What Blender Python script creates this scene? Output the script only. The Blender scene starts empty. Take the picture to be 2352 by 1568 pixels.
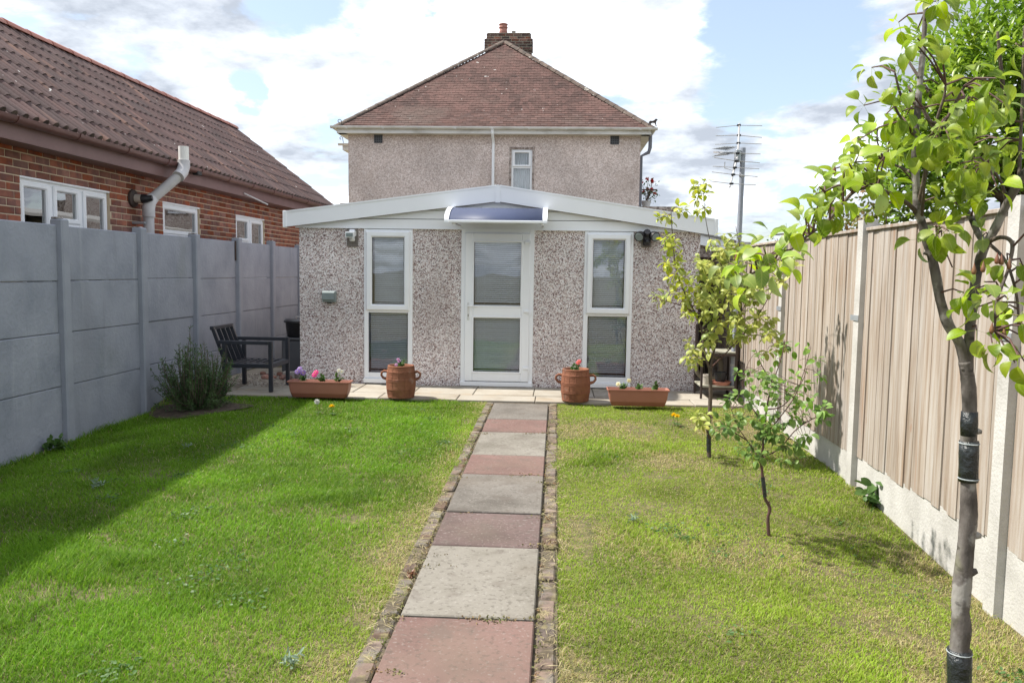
import bpy, math, random
import numpy as np
from mathutils import Matrix, Vector
random.seed(7); rng = np.random.default_rng(11)
scene = bpy.context.scene

# ---------------------------------------------------------------- camera
FPX, PITCH, YAW, ROLL = 1860.8, .0853, -.0542, .0143      # in pixels of a 2352 wide picture
CAM = np.array([.3738, 0., 1.6157])
FW = np.array([math.sin(YAW)*math.cos(PITCH), math.cos(YAW)*math.cos(PITCH), -math.sin(PITCH)])
_r = np.array([math.cos(YAW), -math.sin(YAW), 0.]); _u = np.cross(_r, FW)
RT = math.cos(ROLL)*_r + math.sin(ROLL)*_u; UP = -math.sin(ROLL)*_r + math.cos(ROLL)*_u
cam = bpy.data.objects.new('camera', bpy.data.cameras.new('camera'))
scene.collection.objects.link(cam); scene.camera = cam
cam.matrix_world = Matrix(((RT[0], UP[0], -FW[0], CAM[0]), (RT[1], UP[1], -FW[1], CAM[1]), (RT[2], UP[2], -FW[2], CAM[2]), (0, 0, 0, 1)))
cam.data.sensor_width = 36; cam.data.lens = 36*FPX/2352; cam.data.clip_end = 2000; cam.data.clip_start = .05

# ---------------------------------------------------------------- sky and sun
SUN_EL, SUN_BACK = math.radians(53.8), math.radians(5)
SUND = Vector((-math.cos(SUN_EL)*math.cos(SUN_BACK), math.cos(SUN_EL)*math.sin(SUN_BACK), math.sin(SUN_EL)))
w = bpy.data.worlds.new('World'); scene.world = w; w.use_nodes = True
nt = w.node_tree; nt.nodes.clear()
def N(t, **k):
    n = nt.nodes.new(t)
    for a, b in k.items(): setattr(n, a, b)
    return n
def lk(a, b): nt.links.new(a, b)
out = N('ShaderNodeOutputWorld'); bg = N('ShaderNodeBackground'); bg.inputs[1].default_value = .12
sky = N('ShaderNodeTexSky', sky_type='NISHITA', sun_disc=False, sun_elevation=SUN_EL, sun_rotation=math.atan2(SUND.x, SUND.y), air_density=1.0, dust_density=1.4, ozone_density=1.5)
tc = N('ShaderNodeTexCoord'); sep = N('ShaderNodeSeparateXYZ'); lk(tc.outputs['Generated'], sep.inputs[0])
za = N('ShaderNodeMath', operation='MAXIMUM'); lk(sep.outputs[2], za.inputs[0]); za.inputs[1].default_value = 0.0
zb = N('ShaderNodeMath', operation='ADD'); lk(za.outputs[0], zb.inputs[0]); zb.inputs[1].default_value = .22
dv = N('ShaderNodeVectorMath', operation='DIVIDE'); cz = N('ShaderNodeCombineXYZ')
for k in range(3): lk(zb.outputs[0], cz.inputs[k])
lk(tc.outputs['Generated'], dv.inputs[0]); lk(cz.outputs[0], dv.inputs[1])
n1 = N('ShaderNodeTexNoise'); n1.inputs['Scale'].default_value = 1.75; n1.inputs['Detail'].default_value = 12; n1.inputs['Roughness'].default_value = .6; n1.inputs['Distortion'].default_value = .25
lk(dv.outputs[0], n1.inputs['Vector'])
n2 = N('ShaderNodeTexNoise'); n2.inputs['Scale'].default_value = 2.1; n2.inputs['Detail'].default_value = 10; n2.inputs['Roughness'].default_value = .6
of = N('ShaderNodeVectorMath', operation='ADD'); of.inputs[1].default_value = (3.1, .4, 7.7); lk(dv.outputs[0], of.inputs[0]); lk(of.outputs[0], n2.inputs['Vector'])
def gapnode(u, v, c0, c1, amt):      # clearer sky round one direction
    d = FW + (u-1176)/FPX*RT - (v-784)/FPX*UP; d = d/np.linalg.norm(d)
    nm = N('ShaderNodeVectorMath', operation='NORMALIZE'); lk(tc.outputs['Generated'], nm.inputs[0])
    dt = N('ShaderNodeVectorMath', operation='DOT_PRODUCT'); lk(nm.outputs[0], dt.inputs[0]); dt.inputs[1].default_value = tuple(d)
    mr = N('ShaderNodeMapRange', interpolation_type='SMOOTHSTEP'); lk(dt.outputs['Value'], mr.inputs[0])
    mr.inputs[1].default_value = math.cos(math.radians(c1)); mr.inputs[2].default_value = math.cos(math.radians(c0)); mr.inputs[3].default_value = 0; mr.inputs[4].default_value = amt
    return mr.outputs[0]
cov = n1.outputs[0]
for a in ((1790, 130, .6, 6.5, .17), (1950, 40, .6, 5.5, .12), (1650, 20, .5, 4, .10), (565, 215, .3, 2.2, .20), (670, -30, .5, 4, .14), (0, 90, .3, 3.5, .12)):
    sb = N('ShaderNodeMath', operation='SUBTRACT'); lk(cov, sb.inputs[0]); lk(gapnode(*a), sb.inputs[1]); cov = sb.outputs[0]
mk = N('ShaderNodeMapRange', interpolation_type='SMOOTHSTEP'); lk(cov, mk.inputs[0]); mk.inputs[1].default_value = .365; mk.inputs[2].default_value = .455
shd = N('ShaderNodeValToRGB'); lk(n2.outputs[0], shd.inputs[0])
shd.color_ramp.elements[0].position = .40; shd.color_ramp.elements[0].color = (.38, .42, .485, 1)
shd.color_ramp.elements[1].position = .63; shd.color_ramp.elements[1].color = (1.10, 1.16, 1.24, 1)
_e = shd.color_ramp.elements.new(.505); _e.color = (.64, .685, .75, 1)
cs = N('ShaderNodeVectorMath', operation='SCALE'); lk(shd.outputs[0], cs.inputs[0]); cs.inputs['Scale'].default_value = .95/.12
bl = N('ShaderNodeVectorMath', operation='SCALE'); lk(sky.outputs[0], bl.inputs[0]); bl.inputs['Scale'].default_value = 1.0
haz = N('ShaderNodeMix', data_type='RGBA'); haz.inputs[0].default_value = .22; lk(bl.outputs[0], haz.inputs[6]); haz.inputs[7].default_value = (.83/.12, .91/.12, 1.0/.12, 1)
mx = N('ShaderNodeMix', data_type='RGBA'); lk(mk.outputs[0], mx.inputs[0]); lk(haz.outputs[2], mx.inputs[6]); lk(cs.outputs[0], mx.inputs[7])
lk(mx.outputs[2], bg.inputs[0]); lk(bg.outputs[0], out.inputs[0])
sun = bpy.data.objects.new('sun', bpy.data.lights.new('sun', 'SUN')); scene.collection.objects.link(sun)
sun.data.energy = 4.7; sun.data.angle = math.radians(1.3); sun.data.color = (1., .955, .88)
sun.rotation_euler = SUND.to_track_quat('Z', 'Y').to_euler()
scene.view_settings.view_transform = 'Standard'; scene.view_settings.look = 'None'
scene.view_settings.exposure = .76; scene.view_settings.gamma = 1
scene.cycles.max_bounces = 8; scene.cycles.transparent_max_bounces = 12; scene.cycles.caustics_reflective = False; scene.cycles.caustics_refractive = False

# ---------------------------------------------------------------- helpers
SL = .0151
def sm(t): t = np.clip(t, 0, 1); return t*t*(3-2*t)
def gz(x, y):
    x = np.asarray(x, float); y = np.asarray(y, float)
    return SL*np.clip(y, -10, 40) - .085*sm((-x-2.9)/1.1)*(1-sm((y-8.3)/.6))*sm((y+6)/6) - .10*sm((x-1.6)/1.)*sm((6-y)/2.)
def ray(u, v): return FW + (u-1176)/FPX*RT - (v-784)/FPX*UP
def at(u, v, ax, val):
    d = ray(u, v); return CAM + d*(val-CAM[ax])/d[ax]
def onground(u, v, dz=0):
    d = ray(u, v); t = (dz-CAM[2])/(d[2]-SL*d[1]); return CAM + d*t
def yz(u, v, Y): return at(u, v, 1, Y)

ORG = {}
def link(o): scene.collection.objects.link(o); return o
def tag(o, label, cat, group=None):
    o['label'] = label; o['category'] = cat
    if group: o['group'] = group
    return o
def thing(name, label, cat, loc, group=None):
    o = link(bpy.data.objects.new(name, None)); o.location = loc; o.empty_display_size = .1
    ORG[o] = np.array(loc, float); tag(o, label, cat, group); return o
def struct(o, kind='structure'): o['kind'] = kind; return o
def place(o, parent, loc):
    """put o at a world location under parent (parents carry no rotation)"""
    loc = np.array(loc, float)
    if parent is not None:
        o.parent = parent; o.location = loc - ORG[parent]
    else: o.location = loc
    ORG[o] = loc; return o
def part_empty(name, parent, loc):
    return place(link(bpy.data.objects.new(name, None)), parent, loc)
def inst(name, mesh, parent, loc, rot=None, scale=None):
    o = link(bpy.data.objects.new(name, mesh)); place(o, parent, loc)
    if rot is not None:
        if isinstance(rot, Matrix): o.rotation_euler = rot.to_3x3().to_euler()
        else: o.rotation_euler = rot
    if scale is not None: o.scale = scale if hasattr(scale, '__len__') else (scale,)*3
    return o
class MB:
    def __init__(s): s.v = []; s.f = []
    def add(s, vs, fs):
        n = len(s.v); s.v += [tuple(map(float, p)) for p in vs]; s.f += [tuple(i+n for i in f) for f in fs]; return s
    def box(s, x0, x1, y0, y1, z0, z1, c=0.):
        if x0 > x1: x0, x1 = x1, x0
        if y0 > y1: y0, y1 = y1, y0
        if z0 > z1: z0, z1 = z1, z0
        if c <= 0:
            return s.add([(x0,y0,z0),(x1,y0,z0),(x1,y1,z0),(x0,y1,z0),(x0,y0,z1),(x1,y0,z1),(x1,y1,z1),(x0,y1,z1)],
                         [(0,3,2,1),(4,5,6,7),(0,1,5,4),(1,2,6,5),(2,3,7,6),(3,0,4,7)])
        c = min(c, (x1-x0)*.45, (y1-y0)*.45, (z1-z0)*.45)
        n = len(s.v); idx = {}; vs = []
        lo = (x0, y0, z0); hi = (x1, y1, z1)
        for a in range(8):
            sg = [(a >> k) & 1 for k in range(3)]
            for ax in range(3):
                p = [(hi[k] if sg[k] else lo[k]) for k in range(3)]
                for k in range(3):
                    if k != ax: p[k] += -c if sg[k] else c
                idx[(a, ax)] = len(vs); vs.append(p)
        fs = []
        ctr = np.array([(x0+x1)/2, (y0+y1)/2, (z0+z1)/2])
        def q(ids):
            P = np.array([vs[i] for i in ids]); nn = np.cross(P[1]-P[0], P[2]-P[0])
            if nn @ (P.mean(0)-ctr) < 0: ids = ids[::-1]
            fs.append(tuple(ids))
        for ax in range(3):
            o1, o2 = [k for k in range(3) if k != ax]
            for sgn in (0, 1):
                b = sgn << ax
                q([idx[(b, ax)], idx[(b | 1 << o1, ax)], idx[(b | 1 << o1 | 1 << o2, ax)], idx[(b | 1 << o2, ax)]])
        for ax in range(3):
            o1, o2 = [k for k in range(3) if k != ax]
            for i in (0, 1):
                for j in (0, 1):
                    a = i << o1 | j << o2; b = a | 1 << ax
                    q([idx[(a, o1)], idx[(b, o1)], idx[(b, o2)], idx[(a, o2)]])
        for a in range(8): q([idx[(a, 0)], idx[(a, 1)], idx[(a, 2)]])
        return s.add(vs, fs)
    def tube(s, pts, rad, n=8, cap=True):
        pts = [np.array(p, float) for p in pts]
        if not hasattr(rad, '__len__'): rad = [rad]*len(pts)
        base = len(s.v); prev = None; vs = []
        for i, p in enumerate(pts):
            t = (pts[min(i+1, len(pts)-1)] - pts[max(i-1, 0)]); t = t/(np.linalg.norm(t)+1e-12)
            if prev is None:
                a = np.array([0, 0, 1.]) if abs(t[2]) < .9 else np.array([1., 0, 0])
                prev = np.cross(t, a)
            prev = prev - t*(prev @ t); prev /= np.linalg.norm(prev)+1e-12; b = np.cross(t, prev)
            for k in range(n):
                an = 2*math.pi*k/n; vs.append(p + rad[i]*(math.cos(an)*prev + math.sin(an)*b))
        fs = []
        for i in range(len(pts)-1):
            for k in range(n):
                k2 = (k+1) % n; fs.append((i*n+k, i*n+k2, (i+1)*n+k2, (i+1)*n+k))
        if cap: fs.append(tuple(range(n))[::-1]); fs.append(tuple((len(pts)-1)*n+k for k in range(n)))
        return s.add(vs, fs)
    def lathe(s, prof, c, n=24, sx=1, sy=1, close=False):
        vs = []; fs = []
        for r, z in prof:
            for k in range(n):
                a = 2*math.pi*k/n; vs.append((c[0]+r*sx*math.cos(a), c[1]+r*sy*math.sin(a), c[2]+z))
        for i in range(len(prof)-1):
            for k in range(n):
                k2 = (k+1) % n; fs.append((i*n+k, i*n+k2, (i+1)*n+k2, (i+1)*n+k))
        if close: fs.append(tuple(range(n))[::-1]); fs.append(tuple((len(prof)-1)*n+k for k in range(n)))
        return s.add(vs, fs)
    def prism(s, poly, axis, a0, a1):
        """extrude a 2d polygon along axis; poly gives the two other axes in order"""
        def P(p, a):
            q = list(p); q.insert(axis, a); return q
        n = len(poly)
        vs = [P(p, a0) for p in poly] + [P(p, a1) for p in poly]
        fs = [tuple(range(n)), tuple(range(2*n-1, n-1, -1))] + [(k, n+k, n+(k+1) % n, (k+1) % n) for k in range(n)]
        return s.add(vs, fs)
    def bar(s, p, q, wd, ht, up=(0, 0, 1)):
        p = np.array(p, float); q = np.array(q, float); t = q-p; t /= np.linalg.norm(t); up = np.array(up, float)
        a = np.cross(t, up); a /= np.linalg.norm(a); b = np.cross(a, t)
        vs = [e + sa*a*wd/2 + sb*b*ht/2 for e in (p, q) for sa, sb in ((-1, -1), (1, -1), (1, 1), (-1, 1))]
        return s.add(vs, [(0,1,2,3),(7,6,5,4),(0,4,5,1),(1,5,6,2),(2,6,7,3),(3,7,4,0)])
    def mesh(s, name, m, smooth=False, org=(0, 0, 0)):
        me = bpy.data.meshes.new(name); o = np.array(org, float)
        me.from_pydata([tuple(np.array(p)-o) for p in s.v], [], s.f)
        me.materials.append(m)
        import bmesh
        b = bmesh.new(); b.from_mesh(me); bmesh.ops.recalc_face_normals(b, faces=b.faces); b.to_mesh(me); b.free()
        if smooth:
            me.polygons.foreach_set('use_smooth', [True]*len(me.polygons))
            if smooth != 'all':
                try: me.set_sharp_from_angle(angle=math.radians(40))
                except Exception: pass
        me.update(); return me
    def build(s, name, m, parent=None, smooth=False, loc=None):
        """world-coordinate geometry -> one object"""
        if loc is None:
            loc = ORG[parent] if parent is not None else np.array(s.v).mean(0)*np.array([1, 1, 0]) + np.array([0, 0, min(p[2] for p in s.v)])
        me = s.mesh(name, m, smooth, loc)
        o = link(bpy.data.objects.new(name, me)); return place(o, parent, loc)

# ---------------------------------------------------------------- materials
def material(name, cols, scale=3., rough=.7, bump=0., bscale=None, stretch=(1, 1, 1), pos=None, spec=.5, rand=0., detail=6, trans=None, metal=0., bdist=.01, coat=0., rvmul=1.0, nrough=.6, space='pos'):
    m = bpy.data.materials.new(name); m.use_nodes = True; t = m.node_tree; b = t.nodes['Principled BSDF']
    def A(ty, **k):
        n = t.nodes.new(ty)
        for x, y in k.items(): setattr(n, x, y)
        return n
    L = t.links.new
    if space == 'pos': src = A('ShaderNodeNewGeometry').outputs['Position']
    else: src = A('ShaderNodeTexCoord').outputs['Object']
    mp = A('ShaderNodeMapping'); mp.inputs['Scale'].default_value = stretch; L(src, mp.inputs[0]); vec = mp.outputs[0]
    if rand:
        oi = A('ShaderNodeObjectInfo'); ml = A('ShaderNodeVectorMath', operation='SCALE'); cb = A('ShaderNodeCombineXYZ')
        for k in range(3): L(oi.outputs['Random'], cb.inputs[k])
        L(cb.outputs[0], ml.inputs[0]); ml.inputs['Scale'].default_value = 37.; ad = A('ShaderNodeVectorMath', operation='ADD'); L(vec, ad.inputs[0]); L(ml.outputs[0], ad.inputs[1]); vec = ad.outputs[0]
    nz = A('ShaderNodeTexNoise'); nz.inputs['Scale'].default_value = scale; nz.inputs['Detail'].default_value = detail; nz.inputs['Roughness'].default_value = nrough; L(vec, nz.inputs['Vector'])
    cr = A('ShaderNodeValToRGB'); L(nz.outputs[0], cr.inputs[0]); e = cr.color_ramp.elements
    if pos is None: pos = [.32 + .36*i/max(1, len(cols)-1) for i in range(len(cols))]
    while len(e) < len(cols): e.new(.5)
    for k, (p, c) in enumerate(zip(pos, cols)): e[k].position = p; e[k].color = (*c, 1)
    col = cr.outputs[0]
    if rand:
        hs = A('ShaderNodeHueSaturation'); L(col, hs.inputs['Color'])
        mr = A('ShaderNodeMapRange'); L(oi.outputs['Random'], mr.inputs[0]); mr.inputs[3].default_value = rvmul*(1-rand); mr.inputs[4].default_value = rvmul*(1+rand); L(mr.outputs[0], hs.inputs['Value'])
        wn = A('ShaderNodeTexWhiteNoise', noise_dimensions='1D'); L(oi.outputs['Random'], wn.inputs['W'])
        m2 = A('ShaderNodeMapRange'); L(wn.outputs['Value'], m2.inputs[0]); m2.inputs[3].default_value = 1-rand*.8; m2.inputs[4].default_value = 1+rand*.5; L(m2.outputs[0], hs.inputs['Saturation'])
        col = hs.outputs[0]
    L(col, b.inputs['Base Color']); b.inputs['Roughness'].default_value = rough; b.inputs['Specular IOR Level'].default_value = spec; b.inputs['Metallic'].default_value = metal
    if coat: b.inputs['Coat Weight'].default_value = coat; b.inputs['Coat Roughness'].default_value = .1
    if bump:
        n3 = A('ShaderNodeTexNoise'); n3.inputs['Scale'].default_value = bscale or scale*6; n3.inputs['Detail'].default_value = 5; L(vec, n3.inputs['Vector'])
        bp = A('ShaderNodeBump'); bp.inputs['Strength'].default_value = bump; bp.inputs['Distance'].default_value = bdist; L(n3.outputs[0], bp.inputs['Height']); L(bp.outputs[0], b.inputs['Normal'])
    if trans:
        tr = A('ShaderNodeBsdfTranslucent'); ms = A('ShaderNodeMixShader'); ms.inputs[0].default_value = trans
        L(col, tr.inputs[0]); L(b.outputs[0], ms.inputs[1]); L(tr.outputs[0], ms.inputs[2]); L(ms.outputs[0], t.nodes['Material Output'].inputs[0])
    m['colour_socket'] = 1
    return m
def overlay(m, col, scale, lo, hi, stretch=(1, 1, 1), detail=4, off=(0, 0, 0), amt=1.0):
    """stains or spots of another colour with their own shape"""
    t = m.node_tree; b = t.nodes['Principled BSDF']; L = t.links.new
    cur = b.inputs['Base Color'].links[0].from_socket
    g = t.nodes.new('ShaderNodeNewGeometry'); mp = t.nodes.new('ShaderNodeMapping'); mp.inputs['Scale'].default_value = stretch; mp.inputs['Location'].default_value = off; L(g.outputs['Position'], mp.inputs[0])
    n = t.nodes.new('ShaderNodeTexNoise'); n.inputs['Scale'].default_value = scale; n.inputs['Detail'].default_value = detail; L(mp.outputs[0], n.inputs['Vector'])
    r = t.nodes.new('ShaderNodeMapRange'); r.interpolation_type = 'SMOOTHSTEP'; L(n.outputs[0], r.inputs[0]); r.inputs[1].default_value = lo; r.inputs[2].default_value = hi; r.inputs[4].default_value = amt
    x = t.nodes.new('ShaderNodeMix'); x.data_type = 'RGBA'; L(r.outputs[0], x.inputs[0]); L(cur, x.inputs[6]); x.inputs[7].default_value = (*col, 1)
    L(x.outputs[2], b.inputs['Base Color'])
    for ln in list(t.links):
        if ln.to_node.type == 'BSDF_TRANSLUCENT': L(x.outputs[2], ln.to_socket)
    return m
def pebble(name, cols, pos, scale, bump, lf, mixn=.0):
    m = bpy.data.materials.new(name); m.use_nodes = True; t = m.node_tree; b = t.nodes['Principled BSDF']; L = t.links.new
    g = t.nodes.new('ShaderNodeNewGeometry'); vo = t.nodes.new('ShaderNodeTexVoronoi'); vo.inputs['Scale'].default_value = scale; vo.inputs['Randomness'].default_value = 1; L(g.outputs['Position'], vo.inputs['Vector'])
    sp = t.nodes.new('ShaderNodeSeparateColor'); L(vo.outputs['Color'], sp.inputs[0])
    cr = t.nodes.new('ShaderNodeValToRGB'); L(sp.outputs[0], cr.inputs[0]); e = cr.color_ramp.elements; cr.color_ramp.interpolation = 'CONSTANT'
    while len(e) < len(cols): e.new(.5)
    for k, (p, c) in enumerate(zip(pos, cols)): e[k].position = p; e[k].color = (*c, 1)
    nz = t.nodes.new('ShaderNodeTexNoise'); nz.inputs['Scale'].default_value = lf; nz.inputs['Detail'].default_value = 5; L(g.outputs['Position'], nz.inputs['Vector'])
    mr = t.nodes.new('ShaderNodeMapRange'); L(nz.outputs[0], mr.inputs[0]); mr.inputs[1].default_value = .3; mr.inputs[2].default_value = .7; mr.inputs[3].default_value = .82; mr.inputs[4].default_value = 1.14
    ml = t.nodes.new('ShaderNodeVectorMath'); ml.operation = 'SCALE'; L(cr.outputs[0], ml.inputs[0]); L(mr.outputs[0], ml.inputs['Scale'])
    L(ml.outputs[0], b.inputs['Base Color']); b.inputs['Roughness'].default_value = .75; b.inputs['Specular IOR Level'].default_value = .3
    bp = t.nodes.new('ShaderNodeBump'); bp.invert = True; bp.inputs['Strength'].default_value = bump; bp.inputs['Distance'].default_value = .006; L(vo.outputs['Distance'], bp.inputs['Height']); L(bp.outputs[0], b.inputs['Normal'])
    return m
M = {}
M['upvc'] = material('white_upvc', [(.86, .88, .91), (.89, .91, .94)], 2., .28, spec=.5)
M['upvc_old'] = material('weathered_white_plastic', [(.62, .62, .60), (.78, .78, .77)], 3., .45)
overlay(M['upvc'], (.66, .65, .61), 3.2, .56, .8, stretch=(1.4, 1.4, .5), amt=.14)
M['gasket'] = material('black_rubber', [(.02, .02, .02), (.03, .03, .03)], 3, .6)
M['pebble'] = pebble('pebbledash_garage', [(.13, .085, .082), (.29, .195, .18), (.50, .39, .365), (.69, .60, .58), (.80, .75, .745), (.89, .865, .865)], [0, .10, .24, .39, .58, .80], 102, .8, 1.3)
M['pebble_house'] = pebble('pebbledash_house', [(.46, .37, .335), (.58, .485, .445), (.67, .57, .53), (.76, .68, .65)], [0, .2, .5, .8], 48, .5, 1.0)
overlay(M['pebble'], (.36, .29, .265), 1.4, .55, .75, stretch=(1.5, 1, .6), amt=.3)
overlay(M['pebble_house'], (.44, .34, .285), .9, .52, .75, amt=.35)
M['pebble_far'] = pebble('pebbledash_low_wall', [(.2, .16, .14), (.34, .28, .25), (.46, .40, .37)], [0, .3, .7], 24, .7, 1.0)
M['paint_grey'] = material('grey_fence_paint', [(.225, .245, .29), (.275, .293, .342), (.31, .328, .378)], 2.2, .75, .6, 30, spec=.25, bdist=.010)
overlay(M['paint_grey'], (.205, .215, .245), 1.1, .55, .8, stretch=(1, 1, .35), amt=.6)
overlay(M['paint_grey'], (.40, .42, .46), 5.5, .60, .78, stretch=(1, 1, .12), amt=.45)
overlay(M['paint_grey'], (.17, .175, .19), 7, .62, .76, stretch=(1, 1, .10), off=(2, 3, 1), amt=.4)
overlay(M['paint_grey'], (.20, .22, .20), 1.6, .60, .8, stretch=(1, 1, .5), off=(7, 1, 2), detail=8, amt=.5)
overlay(M['paint_grey'], (.45, .45, .46), 40, .74, .77, amt=.6)
M['post_grey'] = material('grey_post_paint', [(.25, .267, .31), (.302, .32, .368)], 3., .7, .4, 45, spec=.25, bdist=.005)
M['bare_concrete'] = material('chipped_bare_concrete', [(.10, .08, .07), (.30, .27, .24), (.62, .60, .57)], 28, .9, .8, 60)
M['concrete'] = material('pale_concrete', [(.40, .385, .36), (.48, .465, .44), (.54, .525, .50)], 4, .85, .35, 60, spec=.2)
overlay(M['concrete'], (.33, .30, .25), 1.2, .56, .85, stretch=(1.5, 1.5, .6), amt=.5)
M['concrete_dark'] = material('post_channel_concrete', [(.22, .20, .20), (.32, .30, .29)], 5, .85)
M['timber'] = material('weathered_timber', [(.235, .18, .135), (.33, .27, .22), (.39, .34, .295), (.43, .395, .36)], 2.6, .8, .35, 30, stretch=(9, 9, .55), rand=.09, spec=.15, detail=8, bdist=.004)
overlay(M['timber'], (.30, .175, .105), 2.1, .58, .76, stretch=(6, 6, .5), amt=.6)
overlay(M['timber'], (.30, .19, .135), 9, .70, .78, stretch=(1, 1, .55), amt=.8)
overlay(M['timber'], (.30, .29, .29), .8, .56, .74, stretch=(1.6, 1.6, .8), amt=.55)
M['galv'] = material('galvanised_steel', [(.34, .37, .40), (.46, .49, .52)], 10, .45, metal=.5)
M['mast'] = material('grey_mast_paint', [(.27, .29, .34), (.34, .36, .41)], 8, .5, metal=.2)
M['alu'] = material('dull_aluminium', [(.42, .41, .40), (.55, .54, .53)], 8, .45, metal=.6)
M['brown_plastic'] = material('brown_plastic', [(.12, .055, .05), (.16, .075, .068)], 3, .4)
M['soffit'] = material('brown_fascia_paint', [(.17, .095, .09), (.215, .125, .12)], 2.5, .55)
M['brick'] = material('red_brick', [(.155, .065, .052), (.27, .095, .06), (.33, .125, .075)], 6, .85, .5, 120, rand=.34, spec=.2, bdist=.004, rvmul=.95)
overlay(M['brick'], (.17, .09, .08), 5, .52, .6, amt=.6)
M['mortar'] = material('sandy_mortar', [(.50, .39, .27), (.60, .49, .36)], 8, .95, .4, 90)
M['brick_chim'] = material('sooty_chimney_brick', [(.04, .03, .028), (.11, .06, .05), (.26, .10, .06)], 2.2, .9, .4, 60, rand=.35)
overlay(M['brick_chim'], (.38, .32, .17), 3, .6, .75, amt=.7)
M['mortar_chim'] = material('grey_chimney_mortar', [(.27, .25, .19), (.38, .36, .29)], 6, .95)
M['tile_bung'] = material('maroon_roof_tile', [(.08, .058, .056), (.11, .072, .068), (.138, .086, .08)], 3., .8, .35, 80, stretch=(.5, 3, .5), rand=.15, spec=.25)
overlay(M['tile_bung'], (.25, .145, .11), 2.6, .56, .72, stretch=(.5, 3.2, .5), amt=.75)
overlay(M['tile_bung'], (.62, .60, .57), 13, .70, .735, amt=.9)
overlay(M['tile_bung'], (.08, .055, .05), 4.5, .6, .75, amt=.6)
M['tile_end'] = material('mossy_shaded_tile_end', [(.028, .02, .016), (.06, .042, .034), (.14, .11, .09)], 14, .9, .5, 60)  # moss brown, with the shade on down-facing roll ends painted in
M['tile_house'] = material('brown_plain_tile', [(.075, .048, .042), (.108, .064, .055), (.135, .08, .069)], 1.3, .85, .3, 60, rand=.14, spec=.2)
overlay(M['tile_house'], (.13, .10, .085), .8, .52, .72, amt=.6)
overlay(M['tile_house'], (.60, .58, .55), 9, .715, .74, amt=.9)
M['tile_house_many'] = material('brown_plain_tiles', [(.068, .043, .038), (.108, .064, .055), (.142, .084, .072)], 1.3, .85, .3, 60, spec=.2)
overlay(M['tile_house_many'], (.16, .09, .078), 6, .55, .6, stretch=(1, .5, 1), detail=0, amt=.5)
overlay(M['tile_house_many'], (.13, .10, .085), .8, .52, .72, off=(0, 0, 0), amt=.6)
overlay(M['tile_house_many'], (.60, .58, .55), 9, .71, .735, amt=.9)
M['hip'] = material('mossy_hip_tile', [(.055, .045, .036), (.095, .068, .055), (.15, .115, .09)], 5, .9, .5, 30)
overlay(M['hip'], (.45, .43, .38), 8, .64, .7, amt=.8)
M['ridge'] = material('orange_ridge_tile', [(.36, .15, .115), (.44, .20, .155)], 3, .8, rand=.1)
M['gutter_white'] = material('dirty_white_gutter', [(.52, .51, .48), (.74, .74, .73), (.82, .82, .81)], 3, .5, stretch=(.6, 1, 1))
M['gap_shade'] = material('painted_gap_shade', [(.14, .11, .09), (.2, .16, .13)], 3, .9)  # dark brown standing in for shade below the bargeboards
M['grey_pipe'] = material('dark_grey_pipe', [(.13, .14, .18), (.18, .19, .23)], 3, .45)
M['flue'] = material('weathered_grey_flue', [(.40, .39, .40), (.52, .51, .52), (.60, .59, .60)], 2.5, .5)
M['flue_white'] = material('white_flue_cap', [(.70, .69, .66), (.78, .77, .74)], 4, .5)
M['black_plastic'] = material('black_plastic', [(.012, .012, .014), (.022, .022, .026)], 5, .38)
M['black_metal'] = material('black_painted_metal', [(.018, .02, .028), (.03, .033, .043)], 6, .42)
M['dark_box'] = material('charcoal_plastic_box', [(.075, .08, .09), (.10, .105, .115)], 4, .5)
M['terra_plastic'] = material('terracotta_plastic', [(.34, .14, .098), (.38, .16, .115)], 4, .5, spec=.4)
M['terra_dark'] = material('terracotta_plastic_base', [(.26, .095, .06), (.30, .11, .075)], 4, .5)
M['terracotta'] = material('aged_terracotta', [(.18, .075, .046), (.25, .105, .063), (.30, .135, .08)], 6, .85, .5, 60, spec=.2)
overlay(M['terracotta'], (.32, .23, .185), 7, .60, .76, amt=.55)
overlay(M['terracotta'], (.17, .08, .055), 3, .58, .74, amt=.5)
M['potsoil'] = material('potting_soil', [(.03, .02, .014), (.07, .045, .03)], 30, .95, 1, 60)
M['rubble'] = material('broken_brick', [(.22, .10, .075), (.33, .17, .13), (.44, .30, .25)], 9, .9, .6, 50, rand=.3)
M['gravel'] = material('loose_gravel', [(.16, .12, .09), (.34, .29, .25), (.5, .46, .42)], 40, .95, 1, 60)
M['slab_light'] = material('pale_grey_slab', [(.15, .136, .112), (.212, .195, .166), (.245, .227, .197)], 2.6, .9, .4, 120, spec=.15, bdist=.003)
M['slab_grey'] = material('grey_brown_slab', [(.11, .098, .085), (.158, .143, .126), (.195, .178, .158)], 2.8, .9, .4, 120, spec=.15, bdist=.003)
M['slab_red'] = material('red_slab', [(.15, .093, .082), (.182, .113, .098), (.205, .13, .114)], 2.4, .9, .35, 120, spec=.15, bdist=.003)
M['slab_plum'] = material('plum_slab', [(.10, .072, .066), (.132, .094, .087), (.155, .112, .104)], 3.2, .9, .35, 120, spec=.15, bdist=.003)
M['slab_patio'] = material('cream_patio_slab', [(.27, .23, .18), (.35, .315, .26), (.39, .36, .31)], 2.2, .9, .3, 90, spec=.15, rand=.07, bdist=.003)
M['slab_patio_old'] = material('weathered_patio_slab', [(.20, .17, .13), (.30, .27, .22), (.40, .36, .30)], 5, .9, .3, 90, spec=.15)
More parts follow.
